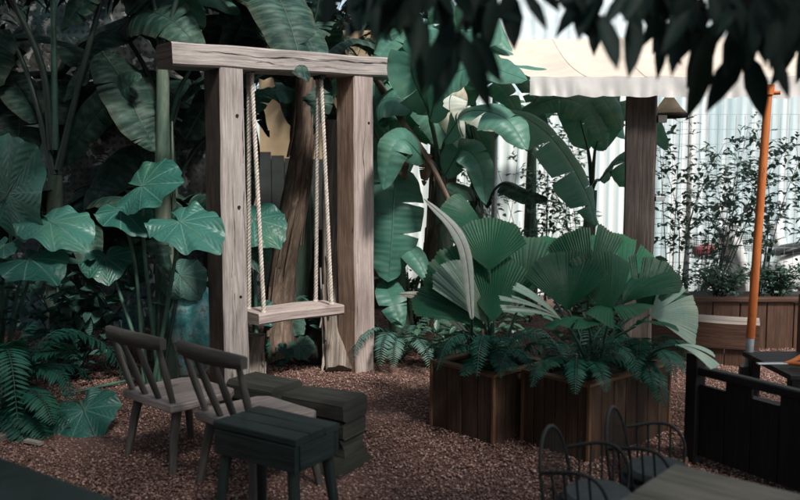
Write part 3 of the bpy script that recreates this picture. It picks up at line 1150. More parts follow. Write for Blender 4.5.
fan(t, P(489, 271, 4.55), P(490, 216, 4.62), spread=104, pl=15, cup=-.15, droop=.12, nrm=V((0, -1, .1)))
fan(t, P(492, 322, 4.50), P(497, 254, 4.62), spread=84, pl=15, cup=-.2, droop=.08, nrm=V((0, -1, .15)))
fan(t, P(489, 322, 4.62), P(444, 257, 4.55), spread=60, pl=12, cup=.25, droop=.3, nrm=V((-.3, -.8, .5)), mat='fan')
fan(t, P(488, 325, 4.58), P(452, 272, 4.45), spread=40, pl=9, cup=.2, droop=.35, nrm=V((-.4, -.6, .7)), mat='fan_pale')
fan(t, P(486, 330, 4.6), P(432, 278, 4.62), spread=58, pl=11, cup=.2, droop=.35, nrm=V((.1, -.7, .7)))
fan(t, P(484, 228, 4.95), P(452, 200, 4.85), spread=70, pl=10, cup=.15, droop=.3, nrm=V((.1, -.7, .7)))
fan(t, P(522, 300, 4.75), P(530, 232, 4.9), spread=80, pl=12, cup=.1, droop=.2, nrm=V((.1, -.8, .5)))
fan(t, P(470, 330, 4.75), P(465, 262, 4.9), spread=70, pl=12, cup=.1, droop=.2, nrm=V((.0, -.8, .5)))

b2 = V((m2.x - .06, m2.y, .37))
t = thing('fan_palm', 'dense fan palm with broad round dark green leaves in the larger planter', 'palm', b2, 0, 'fan palms in planters')
fan(t, P(588, 296, 4.55), P(581, 217, 4.72), spread=74, pl=16, cup=-.12, droop=.1, nrm=V((-.15, -.97, .2)), split=1)
fan(t, P(615, 300, 4.75), P(640, 222, 4.95), spread=84, pl=17, cup=.15, droop=.35, nrm=V((.1, -.85, .5)), split=1)
fan(t, P(568, 310, 4.42), P(566, 250, 4.45), spread=104, pl=18, cup=.45, droop=.45, nrm=V((-.2, -.75, .6)))
fan(t, P(545, 284, 5.0), P(532, 228, 5.1), spread=90, pl=15, cup=.2, droop=.4, nrm=V((-.2, -.6, .75)), split=1)
fan(t, P(622, 305, 4.5), P(660, 254, 4.5), spread=80, pl=16, cup=.3, droop=.6, nrm=V((-.2, -.45, .9)), split=1)
fan(t, P(650, 315, 4.55), P(706, 298, 4.62), spread=104, pl=22, cup=.1, droop=.25, nrm=V((.25, -.9, .35)), mat='fan_pale', split=2)
fan(t, P(640, 300, 4.8), P(684, 258, 4.95), spread=80, pl=15, cup=.2, droop=.5, nrm=V((.2, -.6, .8)), split=2)
fan(t, P(562, 320, 4.2), P(516, 282, 4.08), spread=36, pl=7, cup=.2, droop=.35, nrm=V((.1, -.7, .7)), mat='fan_pale', split=3)
fan(t, P(676, 345, 4.05), P(720, 348, 3.95), spread=50, pl=8, cup=.15, droop=.45, nrm=V((.1, -.5, .9)), mat='fan_pale', split=1, base=b2 + V((.25, 0, 0)))
fan(t, P(606, 318, 4.45), P(604, 252, 4.42), spread=84, pl=16, cup=-.1, droop=.2, nrm=V((.1, -.95, .3)), split=1)
fan(t, P(638, 312, 4.6), P(668, 262, 4.55), spread=78, pl=15, cup=.15, droop=.35, nrm=V((.15, -.85, .5)), split=1)
fan(t, P(612, 312, 4.3), P(626, 284, 4.05), spread=100, pl=16, cup=.3, droop=.65, nrm=V((0, -.1, 1)), split=1)
fan(t, P(588, 322, 4.3), P(566, 300, 4.1), spread=90, pl=14, cup=.3, droop=.6, nrm=V((-.2, -.15, 1)), split=2)
fan(t, P(636, 326, 4.35), P(664, 304, 4.2), spread=80, pl=14, cup=.25, droop=.6, nrm=V((.2, -.15, 1)), split=2)

F = 'ferns of the garden'
fern('feathery fern spilling over the rim of the smaller planter', V((m1.x - .02, m1.y - .12, .36)), 12, .40, 3, 'fern', [P(462, 376, 4.35), P(505, 345, 4.2), P(447, 350, 4.5), P(516, 372, 4.3)], F)
fern('feathery fern filling the left corner of the larger planter', V((C2.x - .02, C2.y + .22, .37)), 12, .42, 4, 'fern', [P(575, 378, 4.05), P(545, 365, 4.1), P(600, 372, 4.05)], F)
fern('feathery fern at the right end of the larger planter', V((C2.x + .40, C2.y + .46, .37)), 12, .40, 5, 'fern', [P(655, 390, 4.2), P(668, 410, 4.25), P(640, 350, 4.15)], F)
fern('pale fern low behind the right swing post', V((-.02, 6.5, 0)), 15, .55, 6, 'fern_pale', (), F, (0, 360), .65)
fern('dark drooping fern at the left edge above the gravel', G(2, 425) + Z * .05, 9, .7, 7, 'fern', [P(60, 352, 4.7), P(48, 440, 4.5), P(30, 450, 4.45), P(66, 420, 4.6), P(35, 320, 4.9), P(70, 448, 4.6), P(15, 340, 4.5)], F, (-60, 120), .7)
fern('small fern between the swing posts at the back', V((-.95, 6.75, 0)), 12, .42, 8, 'fern', (), F)

# ================================================================== PLANTS, LEFT
Y0 = 5.6
ear_plant('elephant ear plant with the biggest leaf at the left edge', G(0, 385), [
    (P(8, 194, 5.3), P(38, 138, 5.0), dict(wr=.80, nrm=V((.3, -.8, .5)), bend=.1)),
    (P(50, 222, 5.2), P(93, 243, 4.95), dict(wr=.62, nrm=V((.15, -.5, .85)), bend=.3)),
    (P(29, 259, 5.1), P(58, 272, 4.85), dict(wr=.75, nrm=V((.1, -.45, .85)), bend=.35)),
    (P(4, 245, 5.15), P(-16, 262, 5.0), dict(wr=.8, nrm=V((0, -.5, .8)))),
    (P(-20, 150, 5.5), P(-10, 120, 5.4), dict(wr=.8, mat='ear_dark')),
], 1)
ear_plant('elephant ear plant with raised pale leaves beside the left swing post', G(150, 392), [
    (P(142, 186, 5.5), P(188, 178, 5.3), dict(wr=.72, nrm=V((.05, -.8, .6)), bend=.14)),
    (P(121, 210, 5.6), P(149, 229, 5.35), dict(wr=.62, nrm=V((.3, -.7, .7)), bend=.3)),
    (P(180, 222, 5.3), P(226, 249, 5.0), dict(wr=.58, nrm=V((.1, -.6, .8)), bend=.22)),
    (P(106, 258, 5.7), P(107, 285, 5.5), dict(wr=.85, nrm=V((.1, -.85, .5)))),
    (P(128, 270, 6.2), P(140, 240, 6.2), dict(wr=.9, mat='ear_dark')),
    (P(180, 275, 6.0), P(205, 300, 5.9), dict(wr=.85, mat='ear_dark', nrm=V((.2, -.7, .6)))),
    (P(85, 300, 6.2), P(60, 330, 6.1), dict(wr=.85, mat='ear_dark')),
], 2)
ear_plant('single low elephant ear leaf drooping onto the gravel by the chair', G(84, 420), [
    (P(84, 410, 4.72), P(98, 446, 4.5), dict(wr=.85, nrm=V((.25, -.9, .3)), bend=.1, mat='ear', stalk=[P(84, 425, 4.8), P(80, 402, 4.8)])),
    (P(112, 432, 4.8), P(126, 440, 4.75), dict(wr=.8, mat='ear', nrm=V((.1, -.6, .8)))),
], 3)
ear_plant('elephant ear plant with one bright leaf behind the swing ropes', G(262, 362), [
    (P(254, 220, 6.3), P(284, 247, 6.05), dict(wr=.7, nrm=V((.1, -.75, .65)))),
    (P(250, 250, 6.4), P(272, 262, 6.3), dict(wr=.8, mat='ear_dark')),
    (P(258, 310, 6.5), P(275, 325, 6.4), dict(wr=.8, mat='ear')),
    (P(300, 345, 6.4), P(312, 362, 6.3), dict(wr=.75, mat='ear_dark')),
    (P(290, 322, 6.6), P(306, 334, 6.5), dict(wr=.75, mat='ear_dark')),
    (P(284, 352, 6.3), P(272, 368, 6.25), dict(wr=.75, mat='ear_dark')),
], 4)

BP = banana_plant
up = V((0, -.3, .95))
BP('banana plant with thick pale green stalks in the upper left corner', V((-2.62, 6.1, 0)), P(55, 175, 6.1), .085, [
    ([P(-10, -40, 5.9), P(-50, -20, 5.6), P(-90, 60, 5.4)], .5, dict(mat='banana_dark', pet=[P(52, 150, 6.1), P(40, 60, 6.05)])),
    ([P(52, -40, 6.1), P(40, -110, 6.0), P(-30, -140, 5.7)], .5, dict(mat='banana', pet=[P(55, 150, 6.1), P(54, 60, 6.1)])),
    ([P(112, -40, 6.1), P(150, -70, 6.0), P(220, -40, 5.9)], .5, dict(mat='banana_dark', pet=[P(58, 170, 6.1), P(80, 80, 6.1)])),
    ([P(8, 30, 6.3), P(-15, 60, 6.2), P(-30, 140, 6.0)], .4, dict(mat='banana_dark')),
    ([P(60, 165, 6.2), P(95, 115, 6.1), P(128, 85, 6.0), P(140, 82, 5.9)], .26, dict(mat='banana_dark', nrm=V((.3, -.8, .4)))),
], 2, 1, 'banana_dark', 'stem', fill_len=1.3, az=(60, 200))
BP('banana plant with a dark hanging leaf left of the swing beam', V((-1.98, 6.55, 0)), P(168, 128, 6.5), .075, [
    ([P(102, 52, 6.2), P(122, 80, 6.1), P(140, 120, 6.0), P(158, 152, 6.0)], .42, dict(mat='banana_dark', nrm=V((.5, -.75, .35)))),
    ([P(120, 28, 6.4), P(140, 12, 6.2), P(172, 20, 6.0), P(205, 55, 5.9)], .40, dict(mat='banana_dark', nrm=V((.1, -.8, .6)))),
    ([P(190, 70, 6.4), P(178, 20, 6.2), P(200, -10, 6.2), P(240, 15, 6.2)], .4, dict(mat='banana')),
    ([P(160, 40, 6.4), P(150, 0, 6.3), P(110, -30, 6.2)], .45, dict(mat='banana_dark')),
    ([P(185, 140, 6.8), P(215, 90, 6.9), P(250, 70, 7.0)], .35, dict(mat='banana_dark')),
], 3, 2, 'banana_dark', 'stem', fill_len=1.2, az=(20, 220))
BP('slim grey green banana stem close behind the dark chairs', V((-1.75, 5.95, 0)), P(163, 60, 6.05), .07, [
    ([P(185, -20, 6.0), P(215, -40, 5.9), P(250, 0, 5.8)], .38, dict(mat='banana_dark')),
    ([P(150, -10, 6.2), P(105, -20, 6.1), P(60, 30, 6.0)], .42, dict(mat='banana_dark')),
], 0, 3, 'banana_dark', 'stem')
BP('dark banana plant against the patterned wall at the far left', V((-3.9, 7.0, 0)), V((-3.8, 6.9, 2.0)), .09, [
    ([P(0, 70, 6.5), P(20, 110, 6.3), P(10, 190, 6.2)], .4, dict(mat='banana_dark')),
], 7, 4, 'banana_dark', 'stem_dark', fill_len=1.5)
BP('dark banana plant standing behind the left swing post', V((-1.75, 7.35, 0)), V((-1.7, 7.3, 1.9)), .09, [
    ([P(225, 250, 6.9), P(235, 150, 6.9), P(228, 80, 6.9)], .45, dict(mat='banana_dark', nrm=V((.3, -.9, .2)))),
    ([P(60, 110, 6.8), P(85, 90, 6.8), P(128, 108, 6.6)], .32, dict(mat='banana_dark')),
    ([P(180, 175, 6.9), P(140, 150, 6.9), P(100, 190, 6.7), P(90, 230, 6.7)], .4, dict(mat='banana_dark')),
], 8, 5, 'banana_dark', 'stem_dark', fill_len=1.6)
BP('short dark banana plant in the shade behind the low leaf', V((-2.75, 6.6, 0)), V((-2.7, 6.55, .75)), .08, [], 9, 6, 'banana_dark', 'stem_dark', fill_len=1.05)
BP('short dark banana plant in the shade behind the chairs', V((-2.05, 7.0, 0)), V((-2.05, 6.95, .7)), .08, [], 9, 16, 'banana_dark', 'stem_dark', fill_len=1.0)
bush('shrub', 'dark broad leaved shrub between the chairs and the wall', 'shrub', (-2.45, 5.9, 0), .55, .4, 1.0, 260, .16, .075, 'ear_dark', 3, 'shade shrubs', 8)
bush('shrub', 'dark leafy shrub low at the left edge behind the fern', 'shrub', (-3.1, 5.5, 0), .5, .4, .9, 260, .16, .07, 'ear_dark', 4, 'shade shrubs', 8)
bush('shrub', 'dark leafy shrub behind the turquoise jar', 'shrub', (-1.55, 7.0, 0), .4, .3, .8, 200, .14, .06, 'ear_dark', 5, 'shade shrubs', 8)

# trunks behind the swing
def trunk(name, label, pts, rad, mat, seed, strips=10, cat='tree'):
    r = random.Random(seed)
    t = thing(name, label, cat, pts[0])
    mb = MB()
    pl = spline(pts, 20)
    rr = [rad[0] + (rad[1] - rad[0]) * i / 19 for i in range(20)]
    mb.tube(pl, rr, 16, 0, True, .35, 1, seed)
    obj('trunk', mb, M[mat], t)
    mb = MB()
    for k in range(strips):
        a = r.random() * 6.28; i0 = r.randint(0, 12); ln = r.randint(4, 7)
        q = []
        for i in range(i0, min(20, i0 + ln)):
            out = 1.02 + (.35 * r.random() if i == i0 else .06)
            q.append(pl[i] + V((math.cos(a), math.sin(a), 0)) * rr[i] * out)
        mb.tube(q, [rad[0] * r.uniform(.06, .16) for _ in q], 5, 0, True, .3, .4, k)
    obj('bark_strip', mb, M[mat], t)
    return t


trunk('bare_tree', 'brown peeling leaning trunk rising behind the swing ropes', [G(283, 366), P(280, 290, 6.75), P(297, 190, 6.8), P(306, 90, 6.9), P(304, 20, 6.9)], (.125, .085), 'trunk', 5, 16)
trunk('bare_tree', 'pale fibrous trunk just left of the right swing post', [G(338, 372), P(336, 330, 6.4), P(332, 260, 6.5), P(333, 190, 6.6), P(335, 120, 6.6)], (.105, .075), 'trunk_grey', 8, 16)
trunk('tree_stump', 'fibrous pale stump standing under the swing seat', [G(255, 382), P(255, 355, 5.95), P(256, 335, 5.95)], (.075, .07), 'trunk_grey', 9, 14, 'stump')
trunk('bare_tree', 'brown trunk wrapped in dry leaves left of the fan palm', [G(432, 348), P(436, 290, 7.0), P(440, 220, 7.0), P(446, 150, 7.0), P(450, 110, 7.0)], (.13, .09), 'trunk', 10, 16)
trunk('bare_tree', 'short grey trunk standing in shadow behind the swing seat', [G(316, 366), P(318, 320, 6.9), P(322, 230, 7.0)], (.09, .07), 'bark', 12, 8)

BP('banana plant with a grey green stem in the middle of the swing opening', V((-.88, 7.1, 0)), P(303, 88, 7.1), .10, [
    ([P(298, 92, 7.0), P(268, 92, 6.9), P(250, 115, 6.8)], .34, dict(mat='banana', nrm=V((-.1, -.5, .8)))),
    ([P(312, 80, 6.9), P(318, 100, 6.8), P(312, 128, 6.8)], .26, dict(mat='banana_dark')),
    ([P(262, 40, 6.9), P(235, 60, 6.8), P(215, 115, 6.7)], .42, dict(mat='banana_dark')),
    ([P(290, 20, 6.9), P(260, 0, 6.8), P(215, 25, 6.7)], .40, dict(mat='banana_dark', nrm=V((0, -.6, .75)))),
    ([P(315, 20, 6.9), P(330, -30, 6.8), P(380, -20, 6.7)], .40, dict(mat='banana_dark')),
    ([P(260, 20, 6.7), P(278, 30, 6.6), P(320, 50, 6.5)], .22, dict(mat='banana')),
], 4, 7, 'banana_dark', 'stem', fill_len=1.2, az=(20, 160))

# ================================================================== PLANTS, CENTRE
W_ = dict
BP('banana plant with a big vertical light green leaf right of the swing', V((.02, 6.9, 0)), P(392, 180, 6.95), .085, [
    ([P(398, 168, 6.6), P(394, 200, 6.4), P(392, 240, 6.35), P(388, 282, 6.35)], .50, dict(nrm=V((.1, -.97, .15)), fold=.12, droop=.2, tears=1, pet=[P(395, 190, 6.9), P(396, 150, 6.8)], wpow=.5)),
    ([P(385, 155, 6.8), P(372, 120, 6.6), P(390, 98, 6.4), P(440, 112, 6.3)], .46, dict(nrm=V((0, -.75, .65)), tears=2)),
    ([P(378, 140, 6.9), P(380, 60, 6.9), P(395, 0, 6.8), P(420, -50, 6.7)], .24, dict(nrm=V((.9, -.4, .1)), mat='banana', droop=.1)),
    ([P(400, 140, 6.8), P(415, 60, 6.8), P(402, 10, 6.7), P(380, -40, 6.6)], .4, dict(mat='banana', nrm=V((.6, -.7, .2)))),
    ([P(402, 150, 6.6), P(415, 150, 6.4), P(425, 160, 6.3), P(424, 186, 6.3)], .15, dict(mat='banana_dry', tears=5, ripple=.12)),
    ([P(410, 150, 6.5), P(402, 160, 6.4), P(405, 180, 6.4)], .13, dict(mat='banana_dry', tears=5, ripple=.15)),
    ([P(386, 280, 6.5), P(392, 300, 6.3), P(402, 328, 6.2)], .24, dict(mat='banana', tears=1)),
    ([P(382, 240, 6.7), P(410, 250, 6.4), P(432, 285, 6.2)], .2, dict(mat='banana', tears=1)),
], 0, 8)
BP('banana plant with a great arching torn leaf over the fan palm', V((.62, 7.0, 0)), P(478, 170, 7.0), .085, [
    ([P(470, 118, 6.7), P(510, 112, 6.4), P(552, 138, 6.2), P(585, 190, 6.1), P(596, 226, 6.1)], .50, dict(nrm=V((.35, -.6, .75)), fold=.35, droop=.5, tears=3)),
    ([P(462, 105, 6.9), P(470, 70, 6.7), P(520, 70, 6.5), P(585, 84, 6.4)], .42, dict(nrm=V((0, -.6, .8)), tears=1)),
    ([P(520, 112, 7.2), P(560, 98, 7.2), P(592, 112, 7.1), P(606, 150, 7.0)], .34, dict(tears=4)),
    ([P(460, 120, 6.6), P(452, 95, 6.4), P(450, 112, 6.3), P(462, 150, 6.3)], .28, dict(mat='banana_pale', tears=1, nrm=V((0, -.9, .3)))),
    ([P(465, 110, 6.5), P(490, 118, 6.3), P(515, 128, 6.3)], .22, dict(mat='banana_pale', tears=1, nrm=V((0, -.7, .6)))),
    ([P(455, 150, 6.9), P(430, 110, 6.8), P(408, 88, 6.7), P(380, 95, 6.6)], .36, dict(tears=2)),
    ([P(485, 205, 6.7), P(500, 185, 6.5), P(525, 195, 6.3), P(548, 200, 6.3)], .24, dict(mat='banana_dark', tears=2)),
    ([P(480, 210, 6.9), P(470, 190, 6.7), P(450, 195, 6.5), P(436, 225, 6.4)], .24, dict(mat='banana_dark', tears=2)),
    ([P(470, 90, 6.9), P(440, 40, 6.8), P(405, 30, 6.7), P(370, 70, 6.6)], .42, dict(tears=3)),
    ([P(472, 80, 7.0), P(480, 20, 7.0), P(455, -30, 6.9), P(420, -40, 6.8)], .40, dict(tears=3)),
], 0, 9)
BP('banana plant behind the brown post with light hanging leaves', V((1.75, 7.7, 0)), P(592, 190, 7.7), .08, [
    ([P(588, 150, 7.5), P(580, 110, 7.4), P(600, 95, 7.2), P(622, 130, 7.0)], .42, dict(tears=2)),
    ([P(595, 150, 7.4), P(612, 110, 7.3), P(640, 110, 7.2), P(668, 150, 7.1)], .36, dict(tears=3)),
    ([P(600, 180, 7.4), P(620, 160, 7.2), P(632, 175, 7.1), P(640, 215, 7.0)], .34, dict(tears=3)),
], 0, 10)
BP('banana plant filling the gap between the dry branch and the white wall', V((.35, 8.3, 0)), V((.36, 8.25, 1.95)), .08, [
    ([P(440, 70, 7.6), P(470, 45, 7.4), P(520, 62, 7.2), P(580, 86, 7.0)], .46, dict(tears=2, nrm=V((0, -.5, .85)))),
    ([P(440, 75, 7.6), P(450, 30, 7.5), P(480, 18, 7.3), P(512, 52, 7.2)], .42, dict(tears=2)),
    ([P(430, 90, 7.7), P(425, 40, 7.6), P(410, 20, 7.5), P(385, 60, 7.4)], .44, dict(tears=2)),
    ([P(436, 110, 7.5), P(462, 120, 7.3), P(475, 150, 7.2), P(478, 190, 7.2)], .34, dict(tears=2)),
    ([P(430, 120, 7.5), P(405, 115, 7.3), P(385, 140, 7.1), P(380, 180, 7.1)], .36, dict(tears=2)),
    ([P(425, 100, 7.6), P(400, 70, 7.5), P(375, 75, 7.4), P(350, 110, 7.3)], .38, dict(tears=2)),
], 5, 11, 'banana', 'stem', fill_len=1.15)
BP('tall banana plant with several slim stalks right of the dry branch', V((.25, 7.5, 0)), P(446, 190, 7.4), .07, [
    ([P(430, 110, 7.2), P(420, 80, 7.0), P(400, 85, 6.8), P(378, 130, 6.7)], .40, dict(tears=2)),
    ([P(452, 100, 7.2), P(470, 75, 7.0), P(500, 85, 6.8), P(520, 115, 6.7)], .36, dict(tears=2, nrm=V((.1, -.6, .8)))),
    ([P(440, 130, 7.2), P(455, 120, 7.0), P(480, 135, 6.9), P(486, 170, 6.9)], .3, dict(tears=1)),
    ([P(436, 150, 7.2), P(420, 130, 7.0), P(405, 150, 6.9), P(398, 190, 6.9)], .3, dict(tears=1)),
    ([P(448, 60, 7.3), P(446, 20, 7.3), P(430, -20, 7.2)], .36, dict(tears=1, nrm=V((.5, -.8, .2)))),
], 0, 14)
BP('banana plant nearest the end of the swing beam with broad overlapping leaves', V((.35, 6.55, 0)), P(440, 175, 6.5), .07, [
    ([P(430, 120, 6.2), P(442, 84, 6.0), P(478, 66, 5.8), P(528, 80, 5.6)], .40, dict(tears=2, nrm=V((0, -.65, .75)))),
    ([P(428, 110, 6.2), P(412, 70, 6.0), P(424, 40, 5.9), P(462, 44, 5.8)], .38, dict(tears=2, nrm=V((-.1, -.8, .6)))),
    ([P(445, 140, 6.2), P(468, 112, 6.0), P(505, 118, 5.8), P(528, 150, 5.7)], .36, dict(tears=3, nrm=V((.1, -.65, .75)))),
    ([P(425, 160, 6.2), P(405, 140, 6.0), P(392, 150, 5.9), P(384, 190, 5.9)], .30, dict(tears=1, nrm=V((-.1, -.85, .5)))),
    ([P(445, 175, 6.3), P(462, 150, 6.1), P(480, 165, 6.0), P(486, 205, 6.0)], .28, dict(tears=2, nrm=V((.1, -.85, .5)))),
], 0, 15)
BP('banana plant at the far back in front of the white wall', V((1.5, 9.2, 0)), V((1.5, 9.15, 1.9)), .08, [
    ([P(530, 120, 8.6), P(560, 80, 8.4), P(595, 95, 8.2), P(625, 140, 8.0)], .46, dict(tears=3)),
], 2, 12, 'banana', 'stem', fill_len=1.0)
# long white and pale spear leaves beside the palm
t = thing('spear_leaf_plant', 'plant with long narrow whitish leaves left of the fan palm', 'plant', G(470, 395))
for pts, w, mat in (([P(472, 318, 4.5), P(466, 256, 4.42), P(452, 226, 4.42), P(424, 199, 4.45)], .075, 'banana_pale'),
                    ([P(468, 335, 5.0), P(440, 306, 4.85), P(420, 296, 4.8), P(398, 294, 4.8)], .07, 'banana_pale'),
                    ([P(470, 330, 5.05), P(455, 290, 5.1), P(440, 280, 5.1), P(420, 300, 5.1)], .06, 'banana')):
    mb = MB()
    banana_leaf(mb, pts, w, tears=0, nrm=V((.25, -.85, .45)), seed=3, pet=[V(t.location)])
    obj('leaf', mb, [M[mat], M['stalk']], t)

# dry branch
mb = MB()
mb.tube(spline([P(374, 76, 6.75), P(405, 125, 6.3), P(438, 178, 6.1), P(470, 260, 5.9), G(492, 388)], 24), [.028 - .014 * i / 23 for i in range(24)], 8, 0, True, .2)
tag(obj('dry_branch', mb, M['trunk']), 'thin brown dry branch leaning diagonally from the beam end to the palm', 'branch')
# low leaf litter plants by the planter
bush('shrub', 'low leafy shrub on the gravel behind the smaller planter', 'shrub', (.55, 6.3, 0), .55, .35, .55, 240, .13, .05, 'small', 14, 'low shrubs at the back', 8)
bush('shrub', 'low leafy shrub at the foot of the banana plants right of the swing', 'shrub', (.15, 7.4, 0), .5, .3, .7, 200, .14, .05, 'small', 15, 'low shrubs at the back', 8)
bush('shrub', 'leafy green shrub behind the larger planter', 'shrub', (1.55, 6.6, 0), .6, .3, 1.0, 300, .14, .06, 'small', 16, 'low shrubs at the back', 9)
bush('shrub', 'small leaved shrub before the white wall above the palm', 'shrub', (1.35, 8.4, 0), .6, .3, 1.75, 170, .09, .05, 'rose', 17, 'low shrubs at the back', 9)
bush('shrub', 'dark leafy shrub at the foot of the trunks under the swing', 'shrub', (-.62, 6.9, 0), .4, .3, .5, 170, .13, .05, 'ear_dark', 18, 'shade shrubs', 8)

# ================================================================== JAR, CANE, KERB
jc = P(186, 330, 6.15); jc.z = 0
mb = MB()
mb.lathe([(0, 0), (.15, 0), (.17, .02), (.235, .18), (.26, .36), (.245, .52), (.19, .64), (.15, .685), (.16, .71), (.185, .725), (.18, .74), (.15, .735), (.13, .70), (.12, .6)], jc, 40)
tag(obj('ceramic_jar', mb, M['jar']), 'large turquoise glazed jar behind the left swing post', 'jar')
mb = MB()
a = G(62, 398); b = G(232, 363)
mb.tube([a + Z * .02, a.lerp(b, .5) + Z * .035, b + Z * .03], [.012, .011, .008], 8)
tag(obj('cane', mb, M['stalk']), 'long pale green cane lying on the ground behind the chairs', 'cane')
mb = MB()
a = G(-40, 452); b = G(66, 424)
mb.beam(a + Z * .02, b + Z * .02, .05, .05, Z, .008, 8, .012)
tag(obj('edging_timber', mb, M['wood_ledge']), 'pale edging timber lying on the gravel below the fern', 'timber')
mb = MB(); mb.beam(G(26, 444) + Z * .02, G(41, 447) + Z * .02, .035, .02, Z, .004)
tag(obj('wood_offcut', mb, M['wood_ledge']), 'small pale wood offcut on the gravel at the left', 'offcut')
lt = thing('fallen_leaves', 'scattered dry brown leaves lying on the gravel', 'leaves')
lt['kind'] = 'stuff'
mb = MB(); r_ = random.Random(4)
for i in range(420):
    y = r_.uniform(3.4, 7.2); x = r_.uniform(-.55, .5) * y
    mb.leaf((x, y, .025), (r_.gauss(0, 1), r_.gauss(0, 1), r_.uniform(0, .12)), (r_.gauss(0, .3), r_.gauss(0, .3), 1), r_.uniform(.02, .075), r_.uniform(.008, .026), r_.uniform(-.3, .2))
bpy.data.objects.remove(lt)
tag(obj('fallen_leaves', mb, M['banana_dry']), 'scattered dry brown leaves lying on the gravel', 'leaves', kind='stuff')

# ================================================================== RIGHT SIDE
# brown post carrying the awning
p0 = P(637, 300, 5.62); p0.z = 0
t = thing('timber_post', 'thick brown timber post behind the fan palm under the awning', 'post', p0)
mb = MB(); mb.beam(p0, p0 + Z * 2.17, .20, .20, V((.35, .94, 0)), .01, 10, .008)
obj('post', mb, M['wood_post'], t)
for zz, s in ((1.92, .05), (1.37, .035)):
    mb = MB()
    q = p0 + V((.13, -.03, zz))
    mb.beam(q - V((.03, 0, 0)), q + V((.03, 0, 0)), .04, s, Z, .003)
    obj('bracket', mb, M['galv'], t)

# orange pole with its black stand
t = thing('orange_pole', 'leaning orange painted pole in a black tapered stand propping the awning', 'pole', P(744, 382, 5.0) * V((1, 1, 0)))
top = P(768.5, 90, 5.0); jn = P(750.5, 338, 5.0); bt = P(748, 366, 5.0)
mb = MB(); mb.tube([jn, top], [.027, .024], 14)
obj('pole', mb, M['orange'], t)
mb = MB(); mb.tube([bt + Z * -.05, jn + (top - jn) * .02], [.0245, .0245], 14)
obj('sleeve', mb, M['galv'], t)
mb = MB(); mb.tube([top - (top - jn).normalized() * .03, top + (top - jn).normalized() * .03], .034, 12)
mb.tube([top + V((.02, -.01, -.02)), top + V((.06, -.03, -.02))], .012, 8)
obj('clamp', mb, M['orange'], t)
fb = V((bt.x, bt.y, 0))
mb = MB()
mb.beam(fb, fb + Z * (bt.z + .0), .17, .17, V((.3, .9, 0)), .012, 4, 0, 0, .55)
mb.slab([fb + V((-.2, -.2, 0)), fb + V((.2, -.2, 0)), fb + V((.2, .2, 0)), fb + V((-.2, .2, 0))], 0, .06, .01)
obj('stand', mb, M['plastic_black'], t)

# awning
t = thing('awning', 'cream canvas awning with a white valance over the back of the garden', 'awning', (2.2, 6.0, 0))
FA = lambda g_: P(530, 77, 5.75).lerp(P(930, 76, 4.75), g_)
BA = lambda g_: P(488, 40, 8.0).lerp(P(930, 34, 7.0), g_)


def canvas_pt(g_, f, up=0.0):
    p = FA(g_).lerp(BA(g_), f)
    bay = abs(math.sin(g_ * math.pi * 6))
    p.z += -.05 * math.sin(math.pi * f) - .035 * bay * math.sin(math.pi * f) + .004 * math.sin(g_ * 55) * (1 - f) + up
    return p


rows = []; uvr = []
nx = 84
for j_ in range(15):
    f = j_ / 14
    rows.append([canvas_pt(i / nx, f) for i in range(nx + 1)])
    uvr.append([(i / nx * 4, f * 2) for i in range(nx + 1)])
mb = MB(); mb.grid(rows, uvr, 0, True)
obj('canvas', mb, M['canvas'], t)
for k in range(7):
    rows = []; uvr = []
    for j_ in range(15):
        g_ = min(.999, k / 6)
        rows.append([canvas_pt(g_ - .0035, j_ / 14, .004), canvas_pt(g_ + .0035, j_ / 14, .004)]); uvr.append([(0, j_), (1, j_)])
    mb = MB(); mb.grid(rows, uvr, 0, True)
    obj('seam', mb, M['canvas'], t)
rows2 = []; uvr = []
for j_ in range(5):
    row = []; ur = []
    for i in range(nx * 4 + 1):
        g_ = i / (nx * 4)
        a = FA(g_) + V((0, -.006, 0))
        dz = (.128 + .008 * abs(math.sin(g_ * math.pi * 14)) + .006 * noise.noise(V((g_ * 30, 0, 2)))) * j_ / 4
        a = a + V((0, -.018 * noise.noise(V((g_ * 38, j_ * .2, 0))) * j_ / 4, -dz + .004 * math.sin(g_ * 55)))
        row.append(a); ur.append((g_ * 4, j_ * .03))
    rows2.append(row); uvr.append(ur)
mb = MB(); mb.grid(rows2, uvr, 0, True)
obj('valance', mb, M['canvas_white'], t)
mb = MB(); mb.tube([BA(0) - Z * .02, BA(1) - Z * .02], .02, 8)
obj('rail', mb, M['galv'], t)
mb = MB(); mb.tube([FA(0) + V((0, .02, -.03)), FA(1) + V((0, .02, -.03))], .016, 8)
obj('rail', mb, M['galv'], t)
mb = MB(); q = BA(.02)
mb.tube([V((q.x, q.y, 0)), q], .03, 10)
obj('support', mb, M['galv'], t)

